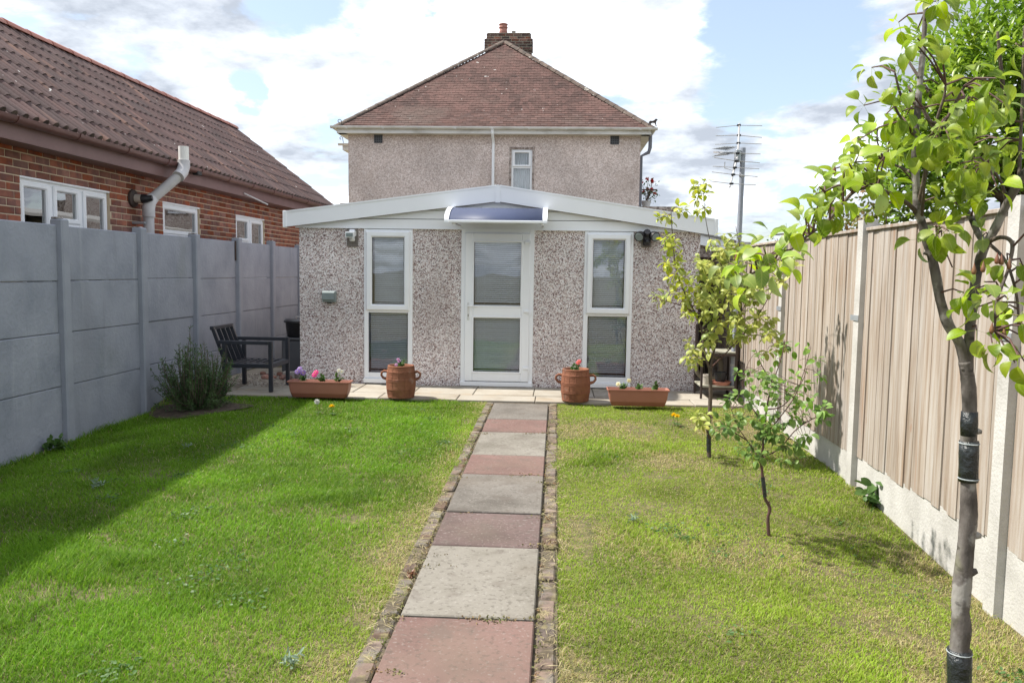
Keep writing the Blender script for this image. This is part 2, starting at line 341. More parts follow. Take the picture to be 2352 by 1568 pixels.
for k in ('slab_light', 'slab_grey', 'slab_red', 'slab_plum'):
    overlay(M[k], (.10, .085, .07), 3.4, .60, .78, amt=.5)
    overlay(M[k], (.36, .34, .31), 60, .56, .72, amt=.34)
    overlay(M[k], (.07, .06, .05), 42, .53, .68, amt=.45)
    overlay(M[k], (.16, .13, .10), 1.1, .5, .72, off=(3, 1, 0), amt=.45)
    overlay(M[k], (.12, .10, .085), 7, .52, .68, off=(5, 1, 0), detail=8, amt=.4)
overlay(M['slab_patio'], (.36, .27, .18), 2.6, .55, .72, amt=.55)
M['edging'] = material('path_edging_brick', [(.11, .088, .07), (.165, .122, .098), (.215, .155, .125)], 7, .95, .6, 50, rand=.35, spec=.1)
overlay(M['edging'], (.17, .155, .13), 5, .45, .56, amt=.8)
overlay(M['edging'], (.22, .19, .10), 14, .52, .62, amt=.7)
overlay(M['edging'], (.09, .075, .05), 8, .5, .6, off=(1, 2, 3), amt=.8)
M['joint'] = material('path_bed_earth', [(.06, .048, .034), (.14, .11, .07)], 20, .95, .8, 50)
M['soil'] = material('bare_earth', [(.035, .024, .016), (.065, .045, .03), (.10, .07, .046)], 12, .95, 1, 40)
M['ground'] = material('lawn_earth', [(.06, .06, .02), (.11, .095, .04), (.19, .15, .075)], 14, .95, 1, 60)
M['bark'] = material('pear_bark', [(.06, .052, .046), (.125, .11, .10), (.20, .185, .17)], 13, .85, .9, 34, stretch=(1.3, 1.3, .7), spec=.25, bdist=.005)
overlay(M['bark'], (.34, .325, .30), 11, .54, .62, stretch=(1, 1, .9), detail=7, amt=.75)
overlay(M['bark'], (.035, .03, .027), 15, .57, .66, stretch=(1, 1, 1.8), off=(4, 2, 7), detail=6, amt=.75)
overlay(M['bark'], (.20, .20, .12), 7, .58, .68, off=(9, 2, 1), amt=.5)
M['bark_young'] = material('young_bark', [(.06, .045, .035), (.13, .095, .07)], 25, .75, .5, 80)
M['twig'] = material('red_brown_twig', [(.07, .035, .03), (.12, .06, .05)], 25, .7)
M['tape'] = material('black_tree_tape', [(.012, .014, .016), (.028, .034, .036)], 18, .32, .8, 60)
M['string'] = material('pale_string', [(.20, .23, .24), (.36, .38, .38)], 30, .8)
M['leaf_pear'] = material('pear_leaf', [(.17, .29, .018), (.30, .44, .028), (.48, .57, .05)], 9, .42, rand=.36, trans=.55, spec=.5, detail=2, rvmul=1.0)
M['leaf_yellow'] = material('yellow_green_leaf', [(.25, .36, .02), (.41, .47, .03), (.58, .57, .05)], 7, .42, rand=.28, trans=.42, spec=.4, detail=2)
M['leaf_sap'] = material('apple_sapling_leaf', [(.085, .19, .024), (.155, .285, .036), (.25, .38, .065)], 8, .45, rand=.25, trans=.38, spec=.4, detail=2)
M['leaf_ever'] = material('evergreen_leaf', [(.07, .15, .014), (.20, .33, .025), (.42, .52, .05)], 2.6, .35, trans=.5, spec=.5, detail=7, nrough=.75)
M['leaf_rose'] = material('rosemary_foliage', [(.04, .085, .028), (.075, .14, .042), (.13, .19, .075)], 6, .6, trans=.3, detail=5)
M['leaf_mixed'] = material('mixed_hedge_leaf', [(.05, .10, .02), (.14, .18, .035), (.30, .13, .05)], 2.2, .5, trans=.35, detail=5)
M['leaf_weed'] = material('weed_leaf', [(.05, .13, .025), (.12, .20, .05)], 9, .5, trans=.35)
M['leaf_silver'] = material('silvery_weed_leaf', [(.16, .24, .16), (.28, .36, .26)], 9, .6, trans=.3)
M['fruit'] = material('young_pear_fruit', [(.16, .04, .03), (.22, .12, .05)], 20, .45)
def veins(m, w, col, amt=.55):
    t = m.node_tree; L = t.links.new; b = t.nodes['Principled BSDF']; cur = b.inputs['Base Color'].links[0].from_socket
    tc_ = t.nodes.new('ShaderNodeTexCoord'); sp = t.nodes.new('ShaderNodeSeparateXYZ'); L(tc_.outputs['Object'], sp.inputs[0])
    ab = t.nodes.new('ShaderNodeMath'); ab.operation = 'ABSOLUTE'; L(sp.outputs[0], ab.inputs[0])
    mid = t.nodes.new('ShaderNodeMapRange'); L(ab.outputs[0], mid.inputs[0]); mid.inputs[1].default_value = w*.5; mid.inputs[2].default_value = w; mid.inputs[3].default_value = amt; mid.inputs[4].default_value = 0
    sl_ = t.nodes.new('ShaderNodeMath'); sl_.operation = 'SUBTRACT'; L(sp.outputs[1], sl_.inputs[0]); L(ab.outputs[0], sl_.inputs[1])
    fr = t.nodes.new('ShaderNodeMath'); fr.operation = 'PINGPONG'; L(sl_.outputs[0], fr.inputs[0]); fr.inputs[1].default_value = .0045
    sv = t.nodes.new('ShaderNodeMapRange'); L(fr.outputs[0], sv.inputs[0]); sv.inputs[1].default_value = .0006; sv.inputs[2].default_value = .0015; sv.inputs[3].default_value = amt*.5; sv.inputs[4].default_value = 0
    mxx = t.nodes.new('ShaderNodeMath'); mxx.operation = 'MAXIMUM'; L(mid.outputs[0], mxx.inputs[0]); L(sv.outputs[0], mxx.inputs[1])
    x = t.nodes.new('ShaderNodeMix'); x.data_type = 'RGBA'; L(mxx.outputs[0], x.inputs[0]); L(cur, x.inputs[6]); x.inputs[7].default_value = (*col, 1)
    L(x.outputs[2], b.inputs['Base Color'])
    for ln in list(t.links):
        if ln.to_node.type == 'BSDF_TRANSLUCENT': L(x.outputs[2], ln.to_socket)
overlay(M['leaf_pear'], (.16, .07, .03), 60, .70, .74, amt=.7)
veins(M['leaf_pear'], .0022, (.45, .52, .14)); veins(M['leaf_yellow'], .0018, (.55, .52, .12), .4); veins(M['leaf_sap'], .0018, (.30, .40, .12), .4)
def flower(n, a, b): M[n] = material(n+'_petal', [a, b], 30, .5, trans=.35)
flower('purple', (.16, .04, .36), (.45, .33, .62)); flower('magenta', (.75, .02, .22), (.85, .05, .32)); flower('white', (.75, .75, .66), (.82, .82, .78))
flower('mauve', (.45, .18, .45), (.6, .35, .6)); flower('coral', (.75, .09, .12), (.85, .22, .22)); flower('cream', (.75, .70, .40), (.85, .82, .62)); flower('red', (.55, .015, .02), (.7, .04, .04)); flower('dandelion', (.85, .55, .005), (.9, .68, .01)); flower('seed', (.55, .55, .52), (.7, .7, .67))
M['slat'] = material('white_blind_slat', [(.86, .91, .98), (.90, .94, .99)], 3, .4)
M['curtain'] = material('net_curtain', [(.40, .47, .50), (.72, .77, .78)], 5, .9, stretch=(9, 9, .6))
M['room'] = material('dim_interior', [(.16, .15, .14), (.22, .2, .19)], 2, .9)
M['gate'] = material('dark_brown_gate', [(.035, .022, .016), (.07, .045, .032)], 5, .75, stretch=(4, 4, .6))
M['shelf'] = material('mossy_shelf_board', [(.17, .16, .11), (.30, .29, .23), (.38, .37, .31)], 7, .8)
M['rust'] = material('rusty_frame', [(.03, .02, .018), (.06, .04, .032)], 9, .7)
M['backboard'] = material('grey_weathered_board', [(.15, .13, .12), (.24, .22, .20)], 6, .85, stretch=(6, 6, 1))
M['socket'] = material('grey_green_plastic', [(.18, .22, .22), (.22, .26, .26)], 5, .45)
M['pot_pale'] = material('pale_stone_pot', [(.42, .38, .33), (.52, .48, .43)], 8, .8)
M['stone'] = material('mossy_stone_ring', [(.12, .10, .075), (.24, .21, .16)], 10, .9, .6, 50)
M['felt'] = material('grey_roof_felt', [(.22, .22, .22), (.3, .3, .3)], 8, .9)
def glass(name, tint, refl, ior=1.5):
    m = bpy.data.materials.new(name); m.use_nodes = True; t = m.node_tree; t.nodes.clear(); L = t.links.new
    o = t.nodes.new('ShaderNodeOutputMaterial'); ms = t.nodes.new('ShaderNodeMixShader'); tr = t.nodes.new('ShaderNodeBsdfTransparent'); gl = t.nodes.new('ShaderNodeBsdfGlossy'); fr = t.nodes.new('ShaderNodeFresnel')
    n = t.nodes.new('ShaderNodeTexNoise'); n.inputs['Scale'].default_value = 1.6; bp = t.nodes.new('ShaderNodeBump'); bp.inputs['Strength'].default_value = .04; bp.inputs['Distance'].default_value = .05
    g = t.nodes.new('ShaderNodeNewGeometry'); L(g.outputs['Position'], n.inputs['Vector']); L(n.outputs[0], bp.inputs['Height']); L(bp.outputs[0], gl.inputs['Normal'])
    tr.inputs[0].default_value = (*tint, 1); gl.inputs[0].default_value = (1, 1, 1, 1); gl.inputs[1].default_value = .01; fr.inputs[0].default_value = ior
    ad = t.nodes.new('ShaderNodeMath'); ad.operation = 'ADD'; ad.use_clamp = True; L(fr.outputs[0], ad.inputs[0]); ad.inputs[1].default_value = refl
    L(ad.outputs[0], ms.inputs[0]); L(tr.outputs[0], ms.inputs[1]); L(gl.outputs[0], ms.inputs[2]); L(ms.outputs[0], o.inputs[0]); return m
M['glass'] = glass('window_glass', (.98, .99, 1.), .025)
M['glass_far'] = glass('bungalow_window_glass', (.8, .85, .83), .28)
M['poly'] = material('smoked_blue_polycarbonate', [(.085, .105, .185), (.10, .12, .20)], 2, .5, spec=.35)
_t = M['poly'].node_tree; _a = _t.nodes.new('ShaderNodeBsdfTransparent'); _a.inputs[0].default_value = (.45, .5, .7, 1); _m = _t.nodes.new('ShaderNodeMixShader'); _m.inputs[0].default_value = .35
_t.links.new(_t.nodes['Principled BSDF'].outputs[0], _m.inputs[1]); _t.links.new(_a.outputs[0], _m.inputs[2]); _t.links.new(_m.outputs[0], _t.nodes['Material Output'].inputs[0])
gm = bpy.data.materials.new('grass_blades'); gm.use_nodes = True; M['grass'] = gm
t = gm.node_tree; b = t.nodes['Principled BSDF']; at_ = t.nodes.new('ShaderNodeAttribute'); at_.attribute_name = 'gcol'
t.links.new(at_.outputs['Color'], b.inputs['Base Color']); b.inputs['Roughness'].default_value = .55; b.inputs['Specular IOR Level'].default_value = .3
tr = t.nodes.new('ShaderNodeBsdfTranslucent'); ms = t.nodes.new('ShaderNodeMixShader'); ms.inputs[0].default_value = .5
t.links.new(at_.outputs['Color'], tr.inputs[0]); t.links.new(b.outputs[0], ms.inputs[1]); t.links.new(tr.outputs[0], ms.inputs[2]); t.links.new(ms.outputs[0], t.nodes['Material Output'].inputs[0])

# numpy value noise
_G = rng.random((64, 64))
def vnoise(x, y, s):
    x = np.asarray(x)*s + 100.3; y = np.asarray(y)*s + 57.1; xi = np.floor(x).astype(int); yi = np.floor(y).astype(int); fx = x-xi; fy = y-yi
    fx = fx*fx*(3-2*fx); fy = fy*fy*(3-2*fy); g = lambda a, b: _G[a % 64, b % 64]
    return (g(xi, yi)*(1-fx)+g(xi+1, yi)*fx)*(1-fy) + (g(xi, yi+1)*(1-fx)+g(xi+1, yi+1)*fx)*fy
def fbm(x, y, s, o=4): return sum(vnoise(x+3.7*k, y-2.1*k, s*2**k)*.5**k for k in range(o))/sum(.5**k for k in range(o))

# ================================================================ GROUND
xs = np.concatenate([[-600, -150, -40, -14, -8, -5.5], np.arange(-4.5, 3.3, .15), [4.5, 7, 12, 40, 150, 600]])
ys = np.concatenate([[-600, -150, -40, -12, -5, -1], np.arange(0, 10.6, .15), [12, 15, 20, 26, 33, 40, 60, 150, 600]])
XX, YY = np.meshgrid(xs, ys, indexing='ij')
ZZ = gz(XX, YY) + np.where((np.abs(XX+.6) < 5) & (YY > 0) & (YY < 9.2) & (np.abs(XX) > .6), .018*(fbm(XX, YY, 1.3)-.5), 0) - .012
V = np.stack([XX, YY, ZZ], -1).reshape(-1, 3); ny = len(ys)
mb = MB(); mb.v = [tuple(p) for p in V]; mb.f = [(i*ny+j, (i+1)*ny+j, (i+1)*ny+j+1, i*ny+j+1) for i in range(len(xs)-1) for j in range(ny-1)]
struct(mb.build('ground', M['ground'], None, smooth='all', loc=(0, 0, 0)))['label'] = 'earth under the lawn and round the houses'

# path: slabs and edging bricks
Y0 = 8.9636
path = struct(link(bpy.data.objects.new('path', None))); path.location = (0, 6, gz(0, 6)); ORG[path] = np.array([0, 6, float(gz(0, 6))])
path['label'] = 'straight garden path of red and grey slabs'
mb = MB(); mb.add([(-.405, 1.2, gz(0, 1.2)-.004), (.405, 1.2, gz(0, 1.2)-.004), (.405, 9.12, gz(0, 9.12)-.004), (-.405, 9.12, gz(0, 9.12)-.004)], [(0, 1, 2, 3)])
mb.build('bedding', M['joint'], path)
seq = [(.9, 'slab_grey'), (.6, 'slab_red'), (.9, 'slab_light'), (.6, 'slab_red'), (.9, 'slab_grey'), (.6, 'slab_plum'), (.9, 'slab_light'), (.6, 'slab_red'), (.9, 'slab_grey')]
y = Y0
for ln, mk_ in seq:
    mb = MB(); hw = .302; mb.box(-hw, hw, y-ln+.004, y-.004, -.04, .012 + random.uniform(-.003, .003), .006)
    tx = random.uniform(-.004, .004)
    mb.v = [(px_ + .012*(py_-y)*random.choice([0]), py_, pz_ + gz(0, py_) + tx*px_ + .008) for px_, py_, pz_ in mb.v]
    mb.build('slab', M[mk_], path)['label'] = {'slab_grey': 'grey brown path slab', 'slab_red': 'brick red path slab', 'slab_light': 'pale grey path slab', 'slab_plum': 'plum coloured path slab'}[mk_]
    y -= ln + .01
bmesh_e = [MB().box(-.042, .042, -.104, .104, -.05, .0, .010).mesh('edging_brick', M['edging']) for _ in range(1)]
for side in (-1, 1):
    y = 9.08
    while y > 2.2:
        L_ = .216
        if random.random() > .06:
            x = side*.358 + random.uniform(-.006, .006)
            o = inst('edging_brick', bmesh_e[0], path, (x, y-L_/2, float(gz(x, y)) + .010 + random.uniform(-.013, .006)), (random.uniform(-.03, .03), random.uniform(-.04, .04), random.uniform(-.035, .035)))
        y -= L_ + random.uniform(.0, .012)

# patio
patio = struct(link(bpy.data.objects.new('patio', None))); patio.location = (0, 9.7, float(gz(0, 9.7))); ORG[patio] = np.array([0, 9.7, float(gz(0, 9.7))])
patio['label'] = 'cream slab patio along the garage'
mb = MB(); mb.box(-4.02, 2.55, 9.16, 10.25, .02, .135); mb.build('bedding', M['joint'], patio)
PZ = .165
def slabrow(y0, y1, x0, x1, wid, ph):
    x = x0 - ph
    while x < x1:
        a, b_ = max(x, x0), min(x+wid, x1)
        if b_-a > .08:
            m_ = 'slab_patio_old' if (x0 > -5 and (.66 < a < 1.35 and y0 > 9.4 and b_-a < .85) or b_ < -2.9) else 'slab_patio'
            mb = MB().box(a+.004, b_-.004, y0+.004, y1-.004, .1, PZ + random.uniform(-.003, .003) + SL*(y0-9.6), .006); mb.build('slab', M[m_], patio)
        x += wid
slabrow(9.12, 9.50, -4.0, 2.5, .9, .35); slabrow(9.50, 10.20, -4.0, 2.5, .72, .2)
mb = MB().box(-4.0, -3.0, 10.21, 12.6, .1, PZ, .005); mb.build('slab', M['slab_patio_old'], patio)
mb = MB().box(2.16, 2.56, 10.21, 12.6, .1, PZ, .005); mb.build('slab', M['slab_patio_old'], patio)

# ================================================================ GARAGE
GY = 10.23; ZT = 2.15; ZB = PZ
gar = thing('garage', 'low pebbledash garage annex with white gable trim and blinds in its windows', 'garage', (-.38, GY, ZB))
xl, xr, ap = -2.915, 2.14, -.377
XW1a, XW1b = -2.0754, -1.4537      # left window
XW2a, XW2b = yz(1343.5, 530, GY)[0], 1.3176
XDa, XDb = -.8340, .0838
ops = [(XW1a, XW1b), (XDa, XDb), (XW2a, XW2b)]
edges = [xl] + [e for o_ in ops for e in o_] + [xr]
for k in range(4):
    mb = MB().box(edges[2*k], edges[2*k+1], GY, GY+.11, ZB-.05, ZT); mb.build('wall_panel', M['pebble'], gar)
mb = MB().box(xl, xl+.1, GY+.11, 16.2, 0, ZT); mb.build('side_wall', M['pebble'], gar)
mb = MB().box(xr-.1, xr, GY+.11, 16.2, 0, ZT); mb.build('side_wall', M['pebble'], gar)
mb = MB().box(xl+.1, xr-.1, 16.1, 16.2, 0, ZT); mb.build('back_wall', M['pebble'], gar)
mb = MB().box(xl+.1, xr-.1, GY+.11, 16.1, .0, ZB+.002); mb.build('floor', M['room'], gar)
mb = MB().box(xl+.101, xr-.101, GY+1.6, GY+1.7, ZB+.004, ZT-.01); mb.build('partition', M['room'], gar)
# gable: barge boards
FY = GY-.10
zl0, zl1, za0, za1, zr0, zr1 = 2.143, 2.335, 2.482, 2.681, 2.095, 2.29
XLE, XRE = -3.066, 2.31
for nm, xa, xb, z0a, z1a, z0b, z1b in (('bargeboard', XLE, ap-.022, zl0, zl1, za0, za1), ('bargeboard', ap+.022, XRE, za0, za1, zr0, zr1)):
    mb = MB().prism([(xa, z0a), (xb, z0b), (xb, z1b), (xa, z1a)], 1, FY, FY+.022); o = mb.build(nm, M['upvc'], gar)
    mb = MB().prism([(xa, z1a-.012), (xb, z1b-.012), (xb, z1b+.008), (xa, z1a+.008)], 1, FY-.008, FY-.0005); mb.build('top_lip', M['upvc'], o)
    mb = MB().prism([(xa, z0a-.005), (xb, z0b-.005), (xb, z0b-.0005), (xa, z0a-.0005)], 1, FY+.002, FY+.02); mb.build('gap_shade_strip', M['gap_shade'], o)  # dark strip paints the shadow gap along the bargeboard's lower edge
mb = MB().prism([(ap-.03, za0-.012), (ap+.03, za0-.012), (ap+.032, za1-.006), (ap, za1+.012), (ap-.032, za1-.006)], 1, FY-.012, FY-.0085); mb.build('apex_trim', M['upvc'], gar)
for x, z0, z1 in ((XLE, zl0, zl1), (XRE, zr0, zr1)):
    mb = MB().box(x-.022, x+.022, FY-.012, FY+.03, z0-.004, z1+.012, .004); mb.build('end_cap', M['upvc'], gar)
# gable cladding boards behind the bargeboards
CY = GY-.028
for z0, z1 in ((2.1505, 2.258), (2.266, 2.370), (2.378, 2.50)):
    def xlim(z, s): 
        zz = max(z, zl0+.012)
        if s < 0: tt = (zz-zl0-.012)/(za0-zl0); return XLE+.12+tt*(ap-XLE-.12)
        tt = (zz-zr0-.012)/(za0-zr0); return XRE-.12+tt*(ap-XRE+.12)
    zt_ = min(z1, za0+.01)
    a0, b0, a1, b1 = max(xlim(z0, -1)-.25, xl-.04), min(xlim(z0, 1)+.25, xr+.04), max(xlim(zt_, -1)-.25, xl-.04), min(xlim(zt_, 1)+.25, xr+.04)
    mb = MB().prism([(a0, z0), (b0, z0), (b1, zt_), (a1, zt_)], 1, CY, GY-.002); mb.build('cladding_board', M['upvc'], gar)
mb = MB().prism([(xl-.04, ZT-.012), (xr+.04, ZT-.012), (xr+.04, ZT+.0), (xl-.04, ZT+.0)], 1, CY-.008, CY+.02); mb.build('cladding_trim', M['upvc'], gar)
# roof
for s, xe, ze in ((-1, XLE, zl1), (1, XRE, zr1)):
    mb = MB().prism([(xe, ze-.05), (ap, za1-.05), (ap, za1-.012), (xe, ze-.012)], 1, FY+.03, 16.3); mb.build('roof_sheet', M['felt'], gar)
def rectframe(mb, x0, x1, z0, z1, wdt, y0, y1, c=.006):
    """four mitred-looking members butted end to end"""
    mb.box(x0, x0+wdt, y0, y1, z0, z1, c); mb.box(x1-wdt, x1, y0, y1, z0, z1, c)
    mb.box(x0+wdt-.001, x1-wdt+.001, y0+.001, y1-.001, z1-wdt, z1-.0005, c); mb.box(x0+wdt-.001, x1-wdt+.001, y0+.001, y1-.001, z0+.0005, z0+wdt, c)
def frame_bevel(mb, x0, x1, z0, z1, wdt, y0, y1, sl=.012):
    """a moulded frame: mitred, sloping inwards at both edges"""
    rings = [(0, y1), (0, y0+sl), (sl, y0), (wdt-sl*1.3, y0), (wdt, y0+sl*1.4), (wdt, y1)]
    vs = []
    for off, yy in rings: vs += [(x0+off, yy, z0+off), (x1-off, yy, z0+off), (x1-off, yy, z1-off), (x0+off, yy, z1-off)]
    fs = []
    for i in range(len(rings)-1):
        for k in range(4): fs.append((i*4+k, i*4+(k+1) % 4, (i+1)*4+(k+1) % 4, (i+1)*4+k))
    for k in range(4): fs.append((20+k, 20+(k+1) % 4, (k+1) % 4, k))
    return mb.add(vs, fs)
ZW0, ZW1 = ZB+.012, ZT-.016
def garage_window(xa, xb, label, blab):
    fy0, fy1 = GY-.025, GY+.05
    zm0, zm1 = 1.078, 1.140       # transom
    mb = MB(); c = .005
    mb.box(xa, xa+.058, fy0, fy1, ZW0+.06, ZW1, c); mb.box(xb-.058, xb, fy0, fy1, ZW0+.06, ZW1, c)
    mb.box(xa+.057, xb-.057, fy0+.001, fy1-.001, ZW1-.05, ZW1-.001, c); mb.box(xa+.057, xb-.057, fy0+.001, fy1-.001, zm0, zm1, c)
    mb.box(xa+.057, xb-.057, fy0+.001, fy1-.001, ZW0+.061, ZW0+.135, c)
    fr = mb.build('window', M['upvc'], gar); fr['label'] = label
    mb = MB().box(xa-.004, xb+.004, fy0-.03, fy1, ZW0, ZW0+.06, .006); mb.build('sill', M['upvc'], fr)
    sx0, sx1, sz0, sz1 = xa+.030, xb-.030, zm1-.032, ZW1-.028
    mb = frame_bevel(MB(), sx0, sx1, sz0, sz1, .078, fy0-.034, fy0-.0005, .014); mb.build('opening_sash', M['upvc'], fr)
    for nm, (a, b_, z0, z1), yy in (('upper', (sx0+.076, sx1-.076, sz0+.076, sz1-.076), fy0-.008), ('lower', (xa+.056, xb-.056, ZW0+.133, zm0+.002), fy0+.012)):
        g_ = MB(); rectframe(g_, a, b_, z0, z1, .007, yy-.004, yy-.0005, 0); g_.build('gasket', M['gasket'], fr)
        MB().box(a, b_, yy, yy+.004, z0, z1).build('pane', M['glass'], fr)
        blind(a+.008, b_-.008, z0+.006, z1-.002, GY+.075, 24 if nm == 'upper' else 24.3, .88 if nm == 'upper' else .60, blab % nm)
    return fr
def blind(xa, xb, z0, z1, y, pitch, tilt, label):
    th = thing('venetian_blind', label, 'blind', ((xa+xb)/2, y, z0), 'venetian blinds in the garage windows and door')
    MB().box(xa, xb, y-.014, y+.014, z1-.022, z1, .003).build('head_rail', M['slat'], th)
    MB().box(xa, xb, y-.010, y+.010, z0, z0+.012, .003).build('bottom_rail', M['slat'], th)
    w2 = .0128; prof = [(-w2, -.0006), (-w2*.4, .0012), (w2*.4, .0012), (w2, -.0006)]
    ca, sa = math.cos(tilt), math.sin(tilt); mb = MB(); hw = (xb-xa)/2
    pr = [(p*ca+q*sa, p*sa*1+q*ca) for p, q in prof]      # front edge low
    lo = [(a, b_-.0008) for a, b_ in pr[::-1]]
    mb.prism(pr+lo, 0, -hw, hw); me = mb.mesh('slat', M['slat'])
    n = int((z1-.03-z0-.016)/(pitch/1000))
    for k in range(n):
        inst('slat', me, th, ((xa+xb)/2, y, z1-.036-k*pitch/1000), (random.uniform(-.05, .05), 0, 0))
    for fx in (.22, .78):
        MB().tube([(xa+(xb-xa)*fx, y-.0135, z0+.006), (xa+(xb-xa)*fx, y-.0135, z1-.012)], .0012, 4).build('ladder_cord', M['slat'], th)
garage_window(XW1a, XW1b, 'tall white window left of the door', 'white venetian blind in the %s pane of the window left of the door')
garage_window(XW2a, XW2b, 'tall white window right of the door', 'white venetian blind in the %s pane of the window right of the door')
# door
fy0 = GY-.03
mb = MB(); mb.box(XDa, XDa+.06, fy0, GY+.05, ZW0, ZW1+.02, .005); mb.box(XDb-.06, XDb, fy0, GY+.05, ZW0, ZW1+.02, .005); mb.box(XDa+.059, XDb-.059, fy0+.001, GY+.049, ZW1-.05, ZW1+.019, .005)
door = mb.build('door', M['upvc'], gar); door['label'] = 'white half glazed door with two blinds'
MB().box(XDa-.004, XDb+.004, fy0-.025, GY+.05, ZB+.001, ZW0+.045, .006).build('threshold', M['upvc'], door)
lx0, lx1, lz0, lz1 = XDa+.05, XDb-.05, ZW0+.052, ZW1-.035
zm = 1.115
mb = MB()
mb.box(lx0, lx0+.105, fy0-.022, fy0-.0005, lz0, lz1, .008); mb.box(lx1-.105, lx1, fy0-.022, fy0-.0005, lz0, lz1, .008)
mb.box(lx0+.104, lx1-.104, fy0-.021, fy0-.0015, lz1-.105, lz1-.001, .008); mb.box(lx0+.104, lx1-.104, fy0-.021, fy0-.0015, lz0+.001, lz0+.118, .008); mb.box(lx0+.104, lx1-.104, fy0-.021, fy0-.0015, zm-.068, zm+.068, .008)
leaf_d = mb.build('door_leaf', M['upvc'], door)
for nm, z0, z1 in (('upper', zm+.066, lz1-.103), ('lower', lz0+.116, zm-.066)):
    a, b_ = lx0+.103, lx1-.103
    g_ = frame_bevel(MB(), a-.012, b_+.012, z0-.012, z1+.012, .024, fy0-.030, fy0-.0225, .004); g_.build('glazing_bead', M['upvc'], door)
    MB().box(a, b_, fy0-.008, fy0-.004, z0, z1).build('pane', M['glass'], door)
    blind(a+.012, b_-.012, z0+.008, z1-.008, GY+.06, 25.5, .80, 'white venetian blind in the %s pane of the glazed door' % nm)
mb = MB().box(lx0+.035, lx0+.06, fy0-.034, fy0-.0225, zm-.11, zm+.11, .006); hp = mb.build('handle_plate', M['upvc_old'], door)
MB().tube([(lx0+.048, fy0-.034, zm+.07), (lx0+.048, fy0-.07, zm+.07), (lx0+.075, fy0-.075, zm+.072), (lx0+.175, fy0-.072, zm+.068)], [.009, .01, .01, .008], 8).build('handle', M['upvc'], door, smooth=True)
MB().box(lx0+.044, lx0+.052, fy0-.0355, fy0-.0342, zm-.062, zm-.035).build('keyhole', M['gasket'], door)
for z in (lz1-.13, zm-.01, lz0+.16):
    mb = MB().box(lx1-.07, lx1+.008, fy0-.042, fy0-.0225, z, z+.035, .006); mb.box(lx1-.004, lx1+.014, fy0-.05, fy0-.0405, z-.035, z+.036, .004); mb.build('hinge', M['upvc'], door)

# canopy over the door
can = thing('door_canopy', 'curved smoked blue canopy with white end brackets above the garage door', 'canopy', (-.375, GY-.03, 2.2))
dep = .68; cx0, cx1 = yz(1021, 512, GY-dep)[0], yz(1257, 515, GY-dep)[0]; cz1 = yz(1140, 477, CY)[2]; cz0 = yz(1140, 514, GY-dep)[2]+.02
arc = [(CY-.012 - dep*math.sin(a), cz0 - .0 + (cz1-cz0)*math.cos(a)) for a in np.linspace(0, math.pi/2*.93, 14)]
def shell(mb, x0, x1, pts, th_):
    n = len(pts); vs = [(x0, p[0], p[1]) for p in pts] + [(x1, p[0], p[1]) for p in pts] + [(x0, p[0], p[1]-th_) for p in pts] + [(x1, p[0], p[1]-th_) for p in pts]
    fs = []
    for i in range(n-1): fs += [(i, i+1, n+i+1, n+i), (2*n+i, 3*n+i, 3*n+i+1, 2*n+i+1), (i, 2*n+i, 2*n+i+1, i+1), (n+i, n+i+1, 3*n+i+1, 3*n+i)]
    fs += [(0, n, 3*n, 2*n), (n-1, 3*n-1, 4*n-1, 2*n-1)]
    return mb.add(vs, fs)
shell(MB(), cx0+.05, cx1-.05, [(p[0], p[1]-.012) for p in arc], .004).build('sheet', M['poly'], can, smooth='all')
for x0, x1 in ((cx0, cx0+.055), (cx1-.055, cx1)):
    shell(MB(), x0, x1, arc, .035).build('end_bracket', M['upvc'], can, smooth=True)
e = arc[-1]
MB().box(cx0+.056, cx1-.056, e[0]-.008, e[0]+.014, e[1]-.036, e[1]-.006, .004).build('front_rail', M['upvc'], can)
MB().box(cx0+.056, cx1-.056, CY-.020, CY-.006, cz1-.03, cz1+.002, .003).build('wall_rail', M['upvc'], can)
for x in (cx0+.11, cx1-.06):
    MB().tube([(x, CY-.004, cz0-.01), (x, CY-.05, cz0-.012), (x, e[0]+.03, e[1]-.04)], .009, 7).build('stay', M['alu'], can, smooth=True)
    MB().lathe([(.0, .0), (.022, .0), (.022, .02), (0, .02)], (x, e[0]+.03, e[1]-.056), 12).build('stay_knob', M['upvc_old'], can)

# floodlights and socket
p = yz(809, 545, GY-.02); fl = thing('floodlight', 'small white floodlight on a grey board at the garage top left', 'light', (p[0], GY-.02, 1.99))
a, b_ = yz(798, 523, GY), yz(823, 566, GY); MB().box(a[0], b_[0], GY-.024, GY-.001, b_[2], 2.135, .003).build('backing_board', M['backboard'], fl)
mb = MB().box(p[0]-.03, p[0]+.045, GY-.075, GY-.0245, 2.045, 2.125, .012); mb.build('bracket', M['upvc'], fl)
mb = MB().prism([(GY-.09, 2.035), (GY-.15, 2.015), (GY-.16, 2.085), (GY-.03, 2.10), (GY-.028, 2.045)], 0, p[0]-.055, p[0]+.055); mb.build('lamp_head', M['upvc'], fl)
MB().box(p[0]-.042, p[0]+.042, GY-.163, GY-.158, 2.028, 2.072).build('lens', M['socket'], fl)
mb = MB().lathe([(0, -.03), (.028, -.028), (.038, -.01), (.036, .02), (0, .024)], (p[0]+.012, GY-.075, 2.0), 14); mb.build('sensor', M['upvc_old'], fl, smooth='all')
p = yz(1484, 553, GY); fl = thing('floodlight', 'black twin head security light on the garage top right', 'light', (p[0], GY-.02, 1.95))
MB().box(p[0]-.062, p[0]+.062, GY-.022, GY-.001, 1.945, 2.125, .003).build('backing_board', M['backboard'], fl)
MB().box(p[0]-.04, p[0]+.045, GY-.07, GY-.0225, 1.965, 2.10, .012).build('bracket', M['black_plastic'], fl)
